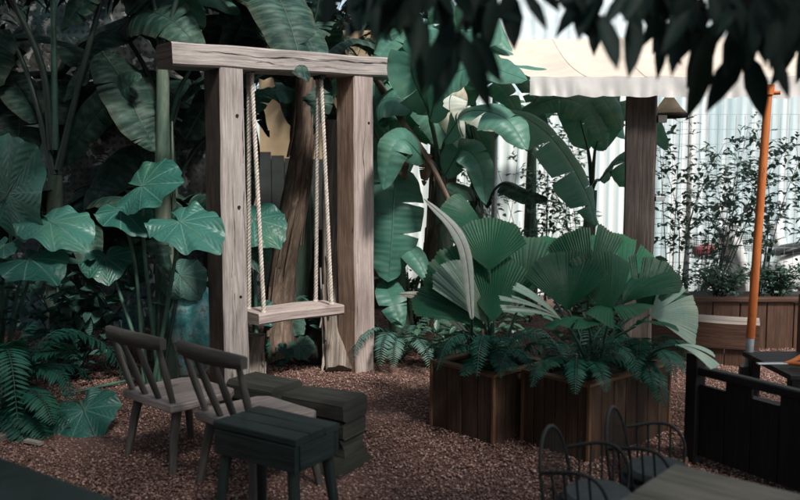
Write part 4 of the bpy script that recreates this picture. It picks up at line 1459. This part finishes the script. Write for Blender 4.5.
# pale grey roof of the shelter behind
t = thing('shelter_roof', 'pale grey sheet roof rising behind the cream awning', 'roof', (3, 10.9, 0))
a0, a1 = P(474, 52, 11.0), P(1000, 46, 11.0); b0_, b1_ = P(474, -40, 13.5), P(1000, -46, 13.5)
rows = []; uvr = []
for j_ in range(3):
    f = j_ / 2
    row = []; ur = []
    for i in range(201):
        p = a0.lerp(a1, i / 200).lerp(b0_.lerp(b1_, i / 200), f)
        p.z += .02 * math.sin(i * 1.4)
        row.append(p); ur.append((i / 20, f))
    rows.append(row); uvr.append(ur)
mb = MB(); mb.grid(rows, uvr, 0, True)
obj('roof_sheet', mb, M['roof'], t)
mb = MB(); mb.beam(a0 + V((-.1, -.06, -.12)), a1 + V((0, -.06, -.12)), .06, .22, Z, .01)
obj('fascia', mb, M['tan'], t)
for px in (480, 720, 960):
    q = P(px, 52, 11.06); mb = MB(); mb.beam(V((q.x, q.y, 0)), V((q.x, q.y, q.z - .05)), .12, .12, V((0, 1, 0)))
    obj('support', mb, M['wood_post'], t)

# small conical lampshade under the awning
q = P(669, 107, 6.6)
t = thing('hanging_lamp', 'pale conical lampshade hanging beside the brown post', 'lamp', q)
mb = MB(); mb.lathe([(.02, .10), (.025, .095), (.09, 0.0), (.145, -.055), (.14, -.058)], q, 28)
obj('lamp_shade', mb, M['lamp'], t)
mb = MB(); mb.lathe([(.148, -.055), (.150, -.058), (.150, -.085), (.146, -.086)], q, 28)
obj('band', mb, M['plastic_black'], t)
mb = MB(); mb.tube([q + Z * .09, q + Z * .42], .004, 6)
obj('cord', mb, M['plastic_black'], t)

# raised bed with boards, plants
t = thing('raised_bed', 'long red brown boarded raised bed at the right, full of low plants', 'raised bed', (3.6, 7.2, 0))
mb = MB()
for k in range(14):
    x = 2.05 + k * .24
    mb.beam((x + .118, 7.02, 0), (x + .118, 7.02, .42 + rnd.uniform(-.01, .01)), .232, .03, V((0, 1, 0)), .004)
obj('front_board', mb, M['wood_bed'], t)
mb = MB(); mb.beam((2.0, 7.03, .445), (5.5, 7.03, .445), .11, .035, Z, .004, 6, .004)
obj('rim', mb, M['wood_bed'], t)
mb = MB(); mb.slab([(2.05, 7.05, 0), (5.4, 7.05, 0), (5.4, 8.0, 0), (2.05, 8.0, 0)], 0.0, .38, .01)
obj('soil', mb, M['soil'], t)
gg = 'low plants of the raised bed'
for i, (x, lab) in enumerate(((2.45, 'low bushy plant at the left end of the raised bed'), (2.95, 'low bushy plant in the raised bed, left of the orange pole'), (3.45, 'low bushy plant in the raised bed, just right of the orange pole'), (3.95, 'low bushy plant at the right end of the raised bed'))):
    bush('bed_plant', lab, 'plant', (x, 7.28, .38), .28, .2, .36, 620, .055, .026, 'fern_pale' if i % 2 else 'small', 30 + i, gg, 16)


def rose(label, x, y, h, lean, seed, n=150, z0=.36, grp='tall thin stemmed bushes in the bed'):
    r = random.Random(seed)
    t = thing('rose_bush', label, 'shrub', (x, y, z0), 0, grp)
    st = MB(); fo_ = MB()
    for k in range(5):
        b = V((x + r.uniform(-.06, .06), y + r.uniform(-.05, .05), z0))
        hh = h * r.uniform(.7, 1)
        e = b + V((lean * hh + r.uniform(-.35, .35), r.uniform(-.2, .2), hh))
        pl = spline([b, b.lerp(e, .5) + V((r.uniform(-.12, .12), 0, .1)), e], 14)
        st.tube(pl, [.006 - .0045 * i / 13 for i in range(14)], 5)
        for q in range(n // 5):
            i = r.randint(4, 13)
            d = V((r.gauss(0, 1), r.gauss(0, 1), r.uniform(-.2, .6))).normalized()
            l = r.uniform(.06, .2)
            e2_ = pl[i] + d * l
            st.tube([pl[i], e2_], .0013, 4)
            for m in range(3):
                fo_.leaf(pl[i].lerp(e2_, .5 + m * .25), d + V((r.gauss(0, .6), r.gauss(0, .6), r.gauss(0, .4))), V((0, -.3, 1)), r.uniform(.04, .075), r.uniform(.028, .045), .15)
    obj('stem', st, M['stalk_dark'], t); obj('foliage', fo_, M['rose'], t)


rose('tall airy bush right beside the brown post', 2.55, 7.35, 1.75, .02, 1, 170)
rose('tall airy bush leaning right between the post and the orange pole', 2.92, 7.4, 1.55, .28, 2, 110)
rose('tall airy bush directly behind the orange pole', 3.4, 7.45, 1.7, .05, 3, 130)
rose('tall airy bush at the right edge behind the wire fence', 3.95, 7.4, 1.75, -.1, 4, 150)

cl = 'airy climbers before the white wall'
rose('airy leafy climber before the white wall just right of the fan palm spear leaf', .95, 8.9, 2.3, .03, 5, 170, 0, cl)
rose('airy leafy climber before the white wall under the arching banana leaf', 1.55, 8.7, 2.2, .05, 6, 190, 0, cl)
rose('airy leafy climber before the white wall just left of the brown post', 2.05, 8.8, 2.3, -.03, 7, 190, 0, cl)
rose('airy leafy climber on the wire fence just right of the hanging lamp', 3.05, 8.05, 2.1, .05, 8, 190, 0, cl)
rose('airy leafy climber on the wire fence at the right edge', 4.2, 8.05, 2.0, -.05, 9, 170, 0, cl)

# timber ledge in front of the bed
t = thing('timber_ledge', 'heavy weathered timber sleeper lying on brown boards before the raised bed', 'timber', (2.55, 6.55, 0))
a = V((2.08, 6.78, .30)); b = V((2.92, 6.42, .30))
dl = (b - a).normalized()
mb = MB(); mb.beam(a - Z * .05, b - Z * .05, .33, .22, Z, .012, 12, .004)
paint(mb, V((dl.y, -dl.x, 0)), 1)
obj('sleeper', mb, [M['wood_ledge'], M['wood_bed']], t)
mb = MB()
for k in range(5):
    q = a + dl * (.08 + .165 * k) + V((0, 0, -.30)) + V((-dl.y, dl.x, 0)) * -.12
    mb.beam(q, q + Z * .138, .16, .03, V((-dl.y, dl.x, 0)), .004)
obj('front_board', mb, M['wood_bed'], t)
mb = MB()
mb.beam(a + dl * .06 + V((.05, .1, -.30)), a + dl * .06 + V((.05, .1, -.162)), .1, .1)
mb.beam(b - dl * .10 + V((.04, .08, -.30)), b - dl * .10 + V((.04, .08, -.162)), .1, .1)
obj('support', mb, M['wood_bed'], t)

# right edge: rust brown upright
q = G(806, 415)
mb = MB(); mb.beam(q, q + Z * .78, .12, .09, V((0, 1, 0)), .006, 4, .004)
tag(obj('rust_post', mb, M['paint_rust']), 'short rust brown upright timber at the right edge', 'post')

# wire fence
t = thing('wire_fence', 'thin wire mesh fence on white posts in front of the scooter', 'fence', (4, 8.15, 0))
mb = MB()
for i in range(44):
    x = 2.4 + i * .09
    mb.tube([(x, 8.15, .05), (x, 8.15, 2.15)], .0022, 4, 0, False)
for k in range(15):
    z = .06 + k * .15
    mb.tube([(2.4, 8.152, z), (6.3, 8.152, z)], .0022, 4, 0, False)
obj('mesh', mb, M['wire'], t)
for x in (2.45, 2.95, 4.45, 6.2):
    mb = MB(); mb.tube([(x, 8.19, 0), (x, 8.19, 2.2)], .025, 10)
    obj('post', mb, M['white_paint'], t)

# ---- scooters
def scooter(label, loc, rz, first=None):
    t = thing('scooter', label, 'scooter', loc, rz, 'white parked scooters')
    fw, rw = V((-.62, 0, .23)), V((.62, 0, .23))
    for c in (fw, rw):
        mb = MB()
        ring = [c + V((math.cos(a) * .185, 0, math.sin(a) * .185)) for a in [2 * math.pi * i / 24 for i in range(25)]]
        mb.tube(ring, .048, 10, 0, False)
        w = obj('wheel', mb, M['tyre']); w.parent = t
        rm = MB()
        rm.tube([c + V((0, -.03, 0)), c + V((0, .03, 0))], .05, 12)
        for k in range(5):
            a = 2 * math.pi * k / 5
            rm.tube([c, c + V((math.cos(a) * .15, 0, math.sin(a) * .15))], .014, 6)
        s_ = obj('rim', rm, M['galv']); s_.parent = w

    def loft(name, secs, mat):
        rows = []; uvr = []
        for (c, hw, hh, tilt) in secs:
            row = []
            for i in range(14):
                a = 2 * math.pi * i / 14
                sx = math.copysign(abs(math.cos(a)) ** .7, math.cos(a)); sz = math.copysign(abs(math.sin(a)) ** .7, math.sin(a))
                row.append(V(c) + V((sz * hh * tilt[0], sx * hw, sz * hh * tilt[1])))
            rows.append(row); uvr.append([(0, i / 14) for i in range(15)])
        mb = MB(); mb.grid(rows, uvr, 0, True, True)
        for q, rev in ((rows[0], 1), (rows[-1], 0)):
            ids = list(range(14))[::-1] if rev else list(range(14))
            mb.add(q, [ids], [[(0, 0)] * 14], 0, True)
        x = obj(name, mb, mat); x.parent = t
        return x
    loft('front_fender', [((-.84, 0, .30), .03, .03, (0, 1)), ((-.78, 0, .42), .06, .05, (.5, .8)), ((-.62, 0, .49), .07, .05, (0, 1)), ((-.46, 0, .43), .06, .05, (-.5, .8)), ((-.38, 0, .34), .04, .03, (-.7, .6))], M['white_paint'])
    loft('leg_shield', [((-.34, 0, .26), .17, .04, (1, 0)), ((-.40, 0, .50), .23, .06, (1, .2)), ((-.46, 0, .75), .21, .07, (1, .3)), ((-.50, 0, .93), .15, .08, (1, .3)), ((-.50, 0, 1.02), .11, .07, (1, .3))], M['white_paint'])
    loft('floor_panel', [((-.36, 0, .26), .15, .04, (0, 1)), ((0, 0, .24), .16, .05, (0, 1)), ((.22, 0, .27), .15, .06, (0, 1))], M['plastic_black'])
    loft('rear_body', [((.10, 0, .46), .09, .16, (0, 1)), ((.28, 0, .50), .15, .20, (0, 1)), ((.55, 0, .58), .16, .15, (0, 1)), ((.80, 0, .68), .10, .09, (0, 1)), ((.92, 0, .72), .04, .04, (0, 1))], M['white_paint'])
    loft('seat', [((.08, 0, .70), .09, .03, (0, 1)), ((.22, 0, .74), .14, .05, (0, 1)), ((.48, 0, .77), .14, .055, (0, 1)), ((.72, 0, .82), .12, .05, (0, 1)), ((.84, 0, .83), .06, .03, (0, 1))], M['seat_black'])
    mb = MB()
    mb.tube(spline([(-.40, -.32, 1.06), (-.46, -.2, 1.07), (-.50, 0, 1.03), (-.46, .2, 1.07), (-.40, .32, 1.06)], 14), .013, 8)
    mb.tube([(-.50, 0, 1.02), (-.62, 0, .30)], .022, 8)
    x = obj('handlebar', mb, M['plastic_black']); x.parent = t
    for s in (-1, 1):
        mb = MB(); mb.tube([(-.43, s * .24, 1.07), (-.46, s * .27, 1.2)], .006, 6)
        mb.tube([(-.455, s * .275, 1.19), (-.46, s * .275, 1.20), (-.48, s * .275, 1.205)], [.03, .055, .045], 12)
        x = obj('mirror', mb, M['plastic_black']); x.parent = t
    mb = MB(); mb.lathe([(.0, 0), (.05, .0), (.065, .02), (.06, .05), (0, .055)], (0, 0, 0), 18)
    me_ = [V((-p[2] - .55, p[1], p[0] + .93)) for p in [V(q) for q in mb.v]]
    mb.v = [tuple(p) for p in me_]
    x = obj('headlight', mb, M['galv']); x.parent = t
    mb = MB()   # wire basket on the front
    for k in range(5):
        z = .66 + .05 * k; s = .13 + .012 * k
        mb.tube([(-.86 - s * .2, -s, z), (-.86 - s * .2, s, z), (-.62, s, z), (-.62, -s, z), (-.86 - s * .2, -s, z)], .004, 5, 0, False)
    for k in range(9):
        y = -.13 + .0325 * k
        mb.tube([(-.885, y, .66), (-.898, y * 1.3, .86)], .003, 4, 0, False)
    for k in range(7):
        x_ = -.88 + .043 * k
        for s in (-1, 1):
            mb.tube([(x_, s * .13, .66), (x_, s * .178, .86)], .003, 4, 0, False)
            mb.tube([(x_, -.13, .66), (x_, .13, .66)], .003, 4, 0, False)
    x = obj('basket', mb, M['iron']); x.parent = t
    mb = MB(); mb.tube([(.30, -.13, .30), (.85, -.15, .36)], [.04, .055], 10)
    x = obj('exhaust', mb, M['galv']); x.parent = t
    return t


s1 = scooter('white scooter with a front wire basket behind the fence, left of the two', (4.05, 8.75, 0), R(10))
dup(s1, (4.95, 9.35, 0), R(-20), 'white scooter at the right edge behind the fence', 'white parked scooters')
q = s1.matrix_basis @ V((-.77, 0, .76))
mb = MB(); mb.beam(q - V((.10, 0, .03)), q + V((.10, .03, 0)), .12, .09, Z, .03, 4, .02)
tag(obj('red_package', mb, M['red']), 'faded red package lying in the scooter basket', 'package')

# ---- black bench at the right
b0 = V((1.565, 4.16, 0)); db = V((.50, -.866, 0)).normalized(); nb_ = V((db.y, -db.x, 0))   # nb_ faces left / camera
if nb_.x > 0: nb_ = -nb_
t = thing('bench', 'black stained slatted timber bench seen from behind at the right', 'bench', b0)
LB = 1.15
for i, f in enumerate((0, LB)):
    for depth, hh in ((0, .59), (.42, .286)):
        mb = MB(); q = b0 + db * f - nb_ * depth
        mb.beam(q, q + Z * hh, .075, .075, db, .006)
        obj('post', mb, M['wood_black'], t)
mb = MB(); mb.beam(b0 + db * .04 + Z * .505 - nb_ * .0, b0 + db * (LB - .04) + Z * .505, .05, .045, Z, .006, 4, .004)
obj('top_rail', mb, M['wood_black'], t)
for k in range(7):
    mb = MB()
    w_ = .149
    f0 = .042 + k * .152 + w_ / 2
    mb.beam(b0 + db * f0 + Z * .05, b0 + db * f0 + Z * (.43 + (0.052 if k % 2 else 0)), w_, .022, nb_, .004)
    obj('back_slat', mb, M['wood_black'], t)
mb = MB(); mb.beam(b0 + db * .04 + Z * .12 - nb_ * .03, b0 + db * (LB - .04) + Z * .12 - nb_ * .03, .03, .07, Z, .004)
obj('lower_rail', mb, M['wood_black'], t)
for k in range(4):
    mb = MB(); off = -nb_ * (.07 + .105 * k)
    mb.beam(b0 + db * .0 + off + Z * .30, b0 + db * LB + off + Z * .30, .095, .025, Z, .004)
    obj('seat_slat', mb, M['wood_black'], t)
# black low table behind the bench carrying garden shears
tb = V((2.50, 4.70, 0))
t = thing('side_table', 'small black table behind the bench at the right', 'table', tb)
mb = MB()
for k in range(4):
    mb.beam(tb + V((-.32, -.24 + .16 * k, .40)), tb + V((.32, -.24 + .16 * k, .40)), .152, .03, Z, .004)
obj('table_top', mb, M['wood_black'], t)
for sx in (-1, 1):
    for sy in (-1, 1):
        mb = MB(); q = tb + V((sx * .27, sy * .25, 0)); mb.beam(q, q + Z * .385, .055, .055, V((0, 1, 0)), .005)
        obj('leg', mb, M['wood_black'], t)
q0 = tb + V((-.17, -.14, .428))
t = thing('garden_shears', 'orange handled shears lying on the black table at the right', 'shears', q0)
for s in (-1, 1):
    mb = MB()
    pts = spline([q0 + V((-.10, 0, .015)), q0 + V((-.02, s * .05, .02)), q0 + V((.06, s * .075, .03 + .02 * s)), q0 + V((.15, s * .06, .02 + .015 * s))], 10)
    mb.tube(pts, [.008, .010, .012, .014, .015, .015, .015, .014, .013, .010], 10)
    obj('handle', mb, M['orange'], t)
mb = MB()
mb.beam(q0 + V((-.26, .0, .012)), q0 + V((-.08, 0, .014)), .035, .008, Z, .002, 3, 0, 0, 1.0)
obj('blade', mb, M['galv'], t)

# ---- pale board table, bottom right
zt_ = .60
corn = [G(620, 479, zt_), G(672, 464, zt_), G(985, 520, zt_), G(985, 580, zt_)]
A = G(619, 479, zt_); B = G(676, 463.5, zt_)
d1 = (B - A); d1.z = 0
tl = d1.length; d1.normalize()
d2 = V((d1.y, -d1.x, 0))
t = thing('board_table', 'grey brown board table at the bottom right corner', 'table', (A + B) / 2 * V((1, 1, 0)))
dB = (G(800, 493, zt_) - B); dB.z = 0
d2 = dB.normalized()
d1p = V((-d2.y, d2.x, 0))
wT = .62
mb = MB()
nb2 = 4
o_ = B
for k in range(nb2):
    c0_ = o_ - d1p * (wT / nb2 * (k + .5))
    mb.beam(c0_ + Z * -.018, c0_ + d2 * 1.15 + Z * -.018, wT / nb2 - .005, .036, Z, .004, 6, .003)
obj('table_top', mb, M['wood_table'], t)
for a in (.08, 1.07):
    for b in (.06, wT - .06):
        mb = MB(); q = o_ + d2 * a - d1p * b; q = V((q.x, q.y, 0))
        mb.beam(q, q + Z * (zt_ - .037), .06, .06, d1p, .005)
        obj('leg', mb, M['wood_table'], t)
mb = MB()
for b in (.09, wT - .09):
    q = o_ - d1p * b - Z * .08
    mb.beam(q + d2 * .12, q + d2 * 1.03, .022, .08, Z, .003)
obj('apron', mb, M['wood_table'], t)


# ---- dark hoop chairs
def hoop_chair(label, loc, rz):
    t = thing('hoop_back_chair', label, 'chair', loc, rz, 'dark hoop back armchairs')
    # local: faces +x ; back at x=-.2
    sh_ = .31

    def hoop(name, x0, hw, z0, z1, lean, rr, n=22, inner=0):
        mb = MB()
        pts = []
        for i in range(n + 1):
            a = math.pi * i / n
            y = -hw * math.cos(a); z = z0 + (z1 - z0) * math.sin(a) ** .75
            pts.append(V((x0 - lean * (z - z0), y, z)))
        mb.tube(pts, rr, 8)
        for k in range(inner):
            f = -1 + 2 * (k + 1) / (inner + 1)
            zt2 = z0 + (z1 - z0) * (1 - f * f) ** .375
            mb.tube([(x0, f * hw * .8, z0), (x0 - lean * (zt2 - z0), f * hw, zt2)], rr * .26, 6)
        x = obj(name, mb, M['rattan']); x.parent = t
    hoop('back_hoop', -.18, .20, sh_, .585, .22, .009, 22, 15)
    for s in (-1, 1):
        mb = MB()
        pl = spline([(-.20, s * .19, .46), (-.05, s * .22, .49), (.04, s * .215, .475), (.09, s * .205, .41), (.09, s * .18, .32)], 16)
        mb.tube(pl, .008, 8)
        for k in range(4):
            x0 = -.14 + .055 * k
            mb.tube([(x0, s * .18, sh_), (x0 - .01, s * .218, .485)], .006, 6)
        x = obj('armrest', mb, M['rattan']); x.parent = t
    mb = MB()
    poly = [(.19 * math.cos(a), .20 * math.sin(a)) for a in [2 * math.pi * i / 24 for i in range(24)]]
    mb.slab(poly, sh_ - .03, sh_ + .005, .008)
    x = obj('seat', mb, M['rattan']); x.parent = t
    mb = MB()
    mb.slab([(p[0] * .85, p[1] * .85) for p in poly], sh_ + .006, sh_ + .05, .02)
    x = obj('cushion', mb, M['cushion']); x.parent = t
    for sx in (-1, 1):
        for sy in (-1, 1):
            mb = MB(); mb.tube([(sx * .12, sy * .13, sh_ - .02), (sx * .16, sy * .17, 0)], [.018, .014], 8)
            x = obj('leg', mb, M['rattan']); x.parent = t
    return t


h1 = hoop_chair('dark hoop back armchair with a grey cushion, left of the pair by the planter', (.80, 2.86, 0), R(-28))
h1.scale = (.82, .86, .95); h1.location = (.74, 2.90, 0)
dup(h1, (1.05, 3.16, 0), R(-28), 'dark hoop back armchair with a grey cushion, beside the board table', 'dark hoop back armchairs')

# ---- dark table, bottom left
t = thing('dark_table', 'dark green table top cut off by the bottom left corner', 'table', (-1.25, 1.85, 0))
A = G(-2, 456, .72); B = G(128, 503, .72)
d = (B - A); d.z = 0; d.normalize(); nn = V((d.y, -d.x, 0))
poly = [A - d * .5, A - d * .5 + nn * .55, B + nn * .55, B + d * .06 + nn * .45, B + d * .08 + nn * .08, B + d * .03]
mb = MB(); mb.slab(poly, .685, .72, .006)
obj('table_top', mb, M['dark_table'], t)
for a, b in ((-.4, .07), (-.4, .45), (.5, .07), (.5, .45)):
    mb = MB(); q = A + d * a + nn * b; q = V((q.x, q.y, 0))
    mb.tube([q, q + Z * .684], .024, 10)
    obj('leg', mb, M['iron'], t)

# ================================================================== SHADE TREES
def shade_tree(label, trunk_pts, rad, region, zr, n, seed, named=None, branches=9):
    r = random.Random(seed)
    t = thing('shade_tree', label, 'tree', trunk_pts[0], 0, 'tall shade trees')
    mb = MB(); pl = spline(trunk_pts, 16)
    mb.tube(pl, [rad * (1.2 - .6 * i / 15) for i in range(16)], 14, 0, True, .2, 1, seed)
    obj('trunk', mb, M['bark'], t)
    fo_ = MB(); br = MB()
    x0, x1, y0, y1 = region
    ends = []
    for k in range(branches):
        e = V((r.uniform(x0, x1), r.uniform(y0, y1), r.uniform(zr[0] + .2, zr[1])))
        s = pl[r.randint(11, 15)]
        bp = spline([s, s.lerp(e, .5) + Z * .3, e], 12)
        br.tube(bp, [rad * .32 * (1.05 - i / 12) + .006 for i in range(12)], 7)
    nc = max(1, n // 12)
    for k in range(nc):
        c = V((r.uniform(x0, x1), r.uniform(y0, y1), r.uniform(*zr)))
        br.tube([c, c + V((r.uniform(-.2, .2), r.uniform(-.2, .2), r.uniform(.1, .3)))], .004, 4, 0, False)
        for q in range(12):
            a = r.random() * 6.28
            d = V((math.cos(a), math.sin(a), r.uniform(-1.1, .1)))
            fo_.leaf(c + V((r.gauss(0, .05), r.gauss(0, .05), r.gauss(0, .06))), d, V((r.gauss(0, .3), r.gauss(0, .3), 1)), r.uniform(.15, .24), r.uniform(.045, .065), .25)
    if named:
        for (bx, by, tx, ty, Y, w) in named:
            a = P(bx, by, Y); b = P(tx, ty, Y - .04)
            L = (b - a).length
            fo_.leaf(a, b - a, V((r.uniform(-.5, .5), -1, .3)), L, L * w, r.uniform(-.25, .35))
    obj('branch', br, M['bark'], t)
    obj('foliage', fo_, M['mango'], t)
    return t, br


hang = []
rr_ = random.Random(21)
spec = [(407, -6, 417, 58), (455, 22, 424, 92), (458, 30, 434, 107), (466, 36, 488, 107), (474, 34, 499, 80), (497, -8, 486, 54), (507, -10, 514, 52),
        (522, -10, 548, 29), (538, -14, 560, 10), (588, -12, 579, 45), (598, 10, 594, 58), (636, 8, 626, 80), (603, 14, 614, 74), (656, 14, 682, 61),
        (714, 22, 688, 84), (704, 36, 694, 118), (746, 48, 708, 106), (749, 54, 764, 118), (772, 48, 781, 104), (794, 22, 782, 84), (424, -12, 396, 34),
        (436, -10, 452, 48), (474, -14, 462, 40), (480, 2, 520, 30), (566, -18, 575, 22), (612, -16, 640, 34), (628, -10, 600, 30), (650, -8, 664, 36),
        (668, -10, 650, 40), (684, -6, 700, 44), (700, -4, 690, 40), (716, -10, 738, 46), (730, 0, 712, 52), (742, 0, 758, 60), (756, -6, 742, 62),
        (770, -6, 786, 48), (784, -4, 768, 56), (798, -4, 806, 64), (810, 0, 792, 60), (690, 10, 662, 52), (724, 14, 748, 70), (736, 20, 724, 78),
        (762, 16, 778, 72), (780, 14, 760, 74), (640, -20, 625, 22), (660, -20, 690, 20), (704, -20, 730, 22), (748, -24, 770, 24), (790, -24, 812, 22),
        (382, -20, 412, 20), (395, -22, 380, 16), (440, -20, 420, 20), (452, -18, 478, 26), (515, -22, 498, 20), (600, -20, 590, 24)]
for (a, b, c, d) in spec:
    hang.append((a + rr_.uniform(-2, 2), b, c, d, rr_.uniform(1.75, 2.25), rr_.uniform(.24, .36)))
for i in range(46):       # thick tuft in the upper right corner
    x = rr_.uniform(640, 830); y = rr_.uniform(-40, 18)
    hang.append((x, y, x + rr_.uniform(-46, 46), y + rr_.uniform(30, 66), rr_.uniform(1.7, 2.3), rr_.uniform(.24, .34)))
for (a, b, c, d) in ((392, -14, 384, 42), (420, 14, 410, 70), (428, 20, 414, 88), (440, 24, 446, 96), (350, -20, 362, 40), (366, -14, 352, 44), (380, -16, 372, 50), (336, -24, 322, 34), (460, 30, 470, 92), (412, 2, 430, 62)):
    hang.append((a, b, c, d, rr_.uniform(1.7, 2.1), rr_.uniform(.20, .27)))
for i in range(30):
    x = rr_.uniform(330, 640); y = rr_.uniform(-44, -8)
    hang.append((x, y, x + rr_.uniform(-50, 50), y + rr_.uniform(28, 58), rr_.uniform(1.7, 2.3), rr_.uniform(.24, .34)))
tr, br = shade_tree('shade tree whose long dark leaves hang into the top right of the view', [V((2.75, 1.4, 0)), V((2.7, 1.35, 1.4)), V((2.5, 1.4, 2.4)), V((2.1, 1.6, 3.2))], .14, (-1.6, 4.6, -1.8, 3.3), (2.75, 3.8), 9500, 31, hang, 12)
mb = MB()
for pts in ([V((2.4, 1.5, 2.6)), P(760, -10, 2.05), P(700, 5, 2.0), P(640, -12, 2.0)], [V((2.3, 1.5, 2.7)), P(640, -60, 2.05), P(520, -30, 2.0), P(470, 10, 1.95), P(458, 30, 1.95)],
            [V((2.3, 1.5, 2.6)), P(800, -30, 1.95), P(770, 10, 1.95), P(750, 45, 1.95)], [P(640, -60, 2.05), P(600, -30, 2.05), P(590, 0, 2.05)], [P(520, -30, 2.0), P(440, -10, 2.0), P(418, 14, 2.0)], [P(520, -30, 2.0), P(430, -25, 2.0), P(330, -26, 2.0)], [P(720, 2, 2.0), P(706, 20, 2.0), P(703, 40, 2.0)]):
    mb.tube(spline(pts, 14), [.014 - .010 * i / 13 for i in range(14)], 7)
obj('twig', mb, M['bark'], tr)
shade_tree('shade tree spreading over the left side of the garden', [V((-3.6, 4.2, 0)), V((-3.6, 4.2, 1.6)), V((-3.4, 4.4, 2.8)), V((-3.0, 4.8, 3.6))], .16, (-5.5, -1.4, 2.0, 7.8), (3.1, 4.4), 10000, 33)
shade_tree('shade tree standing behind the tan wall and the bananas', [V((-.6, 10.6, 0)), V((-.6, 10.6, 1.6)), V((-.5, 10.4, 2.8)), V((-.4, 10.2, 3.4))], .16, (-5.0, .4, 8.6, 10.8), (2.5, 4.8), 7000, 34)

def hedge(label, x0, x1, y0, y1, h, n, seed):  # out-of-view foliage added to keep side and rear light off the scene
    r = random.Random(seed)
    t = thing('light_block_hedge', label, 'hedge', ((x0 + x1) / 2, (y0 + y1) / 2, 0))
    fo_ = MB(); st = MB()
    for k in range(14):
        b = V((r.uniform(x0, x1), r.uniform(y0, y1), 0))
        st.tube([b, b + V((r.uniform(-.1, .1), r.uniform(-.1, .1), h * .5)), b + V((r.uniform(-.2, .2), r.uniform(-.2, .2), h * .95))], [.04, .03, .012], 7)
    for k in range(n):
        p = V((r.uniform(x0, x1), r.uniform(y0, y1), r.uniform(.1, h)))
        fo_.leaf(p, V((r.gauss(0, 1), r.gauss(0, 1), r.gauss(0, .7))), V((r.gauss(0, 1), r.gauss(0, 1), 1)), r.uniform(.16, .3), r.uniform(.08, .14), .2)
    obj('stem', st, M['bark'], t); obj('foliage', fo_, M['mango'], t)


hedge('unseen dark hedge added at the left of the garden to block light', -4.6, -3.6, -3, 4.4, 3.6, 6000, 61)
hedge('unseen dark hedge added behind the viewer to block light', -4.5, 3.2, -3.4, -2.6, 3.4, 6000, 62)

# ================================================================== LIGHT
w = bpy.data.worlds.new('World'); sc.world = w
w.use_nodes = True
nt = w.node_tree; nt.nodes.clear()
sky = nt.nodes.new('ShaderNodeTexSky'); sky.sky_type = 'NISHITA'; sky.sun_disc = False
S = V((.34, -.58, .85)).normalized()          # towards the sun
sky.sun_elevation = math.asin(S.z)
sky.sun_rotation = math.atan2(S.x, S.y)
sky.air_density = 1.0; sky.dust_density = 2.0
bg = nt.nodes.new('ShaderNodeBackground'); bg.inputs[1].default_value = .105
ou = nt.nodes.new('ShaderNodeOutputWorld')
bw = nt.nodes.new('ShaderNodeHueSaturation'); bw.inputs['Saturation'].default_value = .6; bw.inputs['Hue'].default_value = .475   # thin cloud greys the sky
nt.links.new(sky.outputs[0], bw.inputs['Color']); nt.links.new(bw.outputs[0], bg.inputs[0]); nt.links.new(bg.outputs[0], ou.inputs[0])
sd = bpy.data.lights.new('sun', 'SUN'); sd.energy = 2.9; sd.angle = R(9); sd.color = (1, .95, .88)
so = bpy.data.objects.new('sun', sd); COL.objects.link(so)
so.rotation_euler = (-S).to_track_quat('-Z', 'Y').to_euler()
so.location = S * 20
sc.view_settings.view_transform = 'Standard'
sc.view_settings.look = 'None'
sc.view_settings.exposure = 0.85
sc.view_settings.gamma = 1
sc.view_settings.use_curve_mapping = False
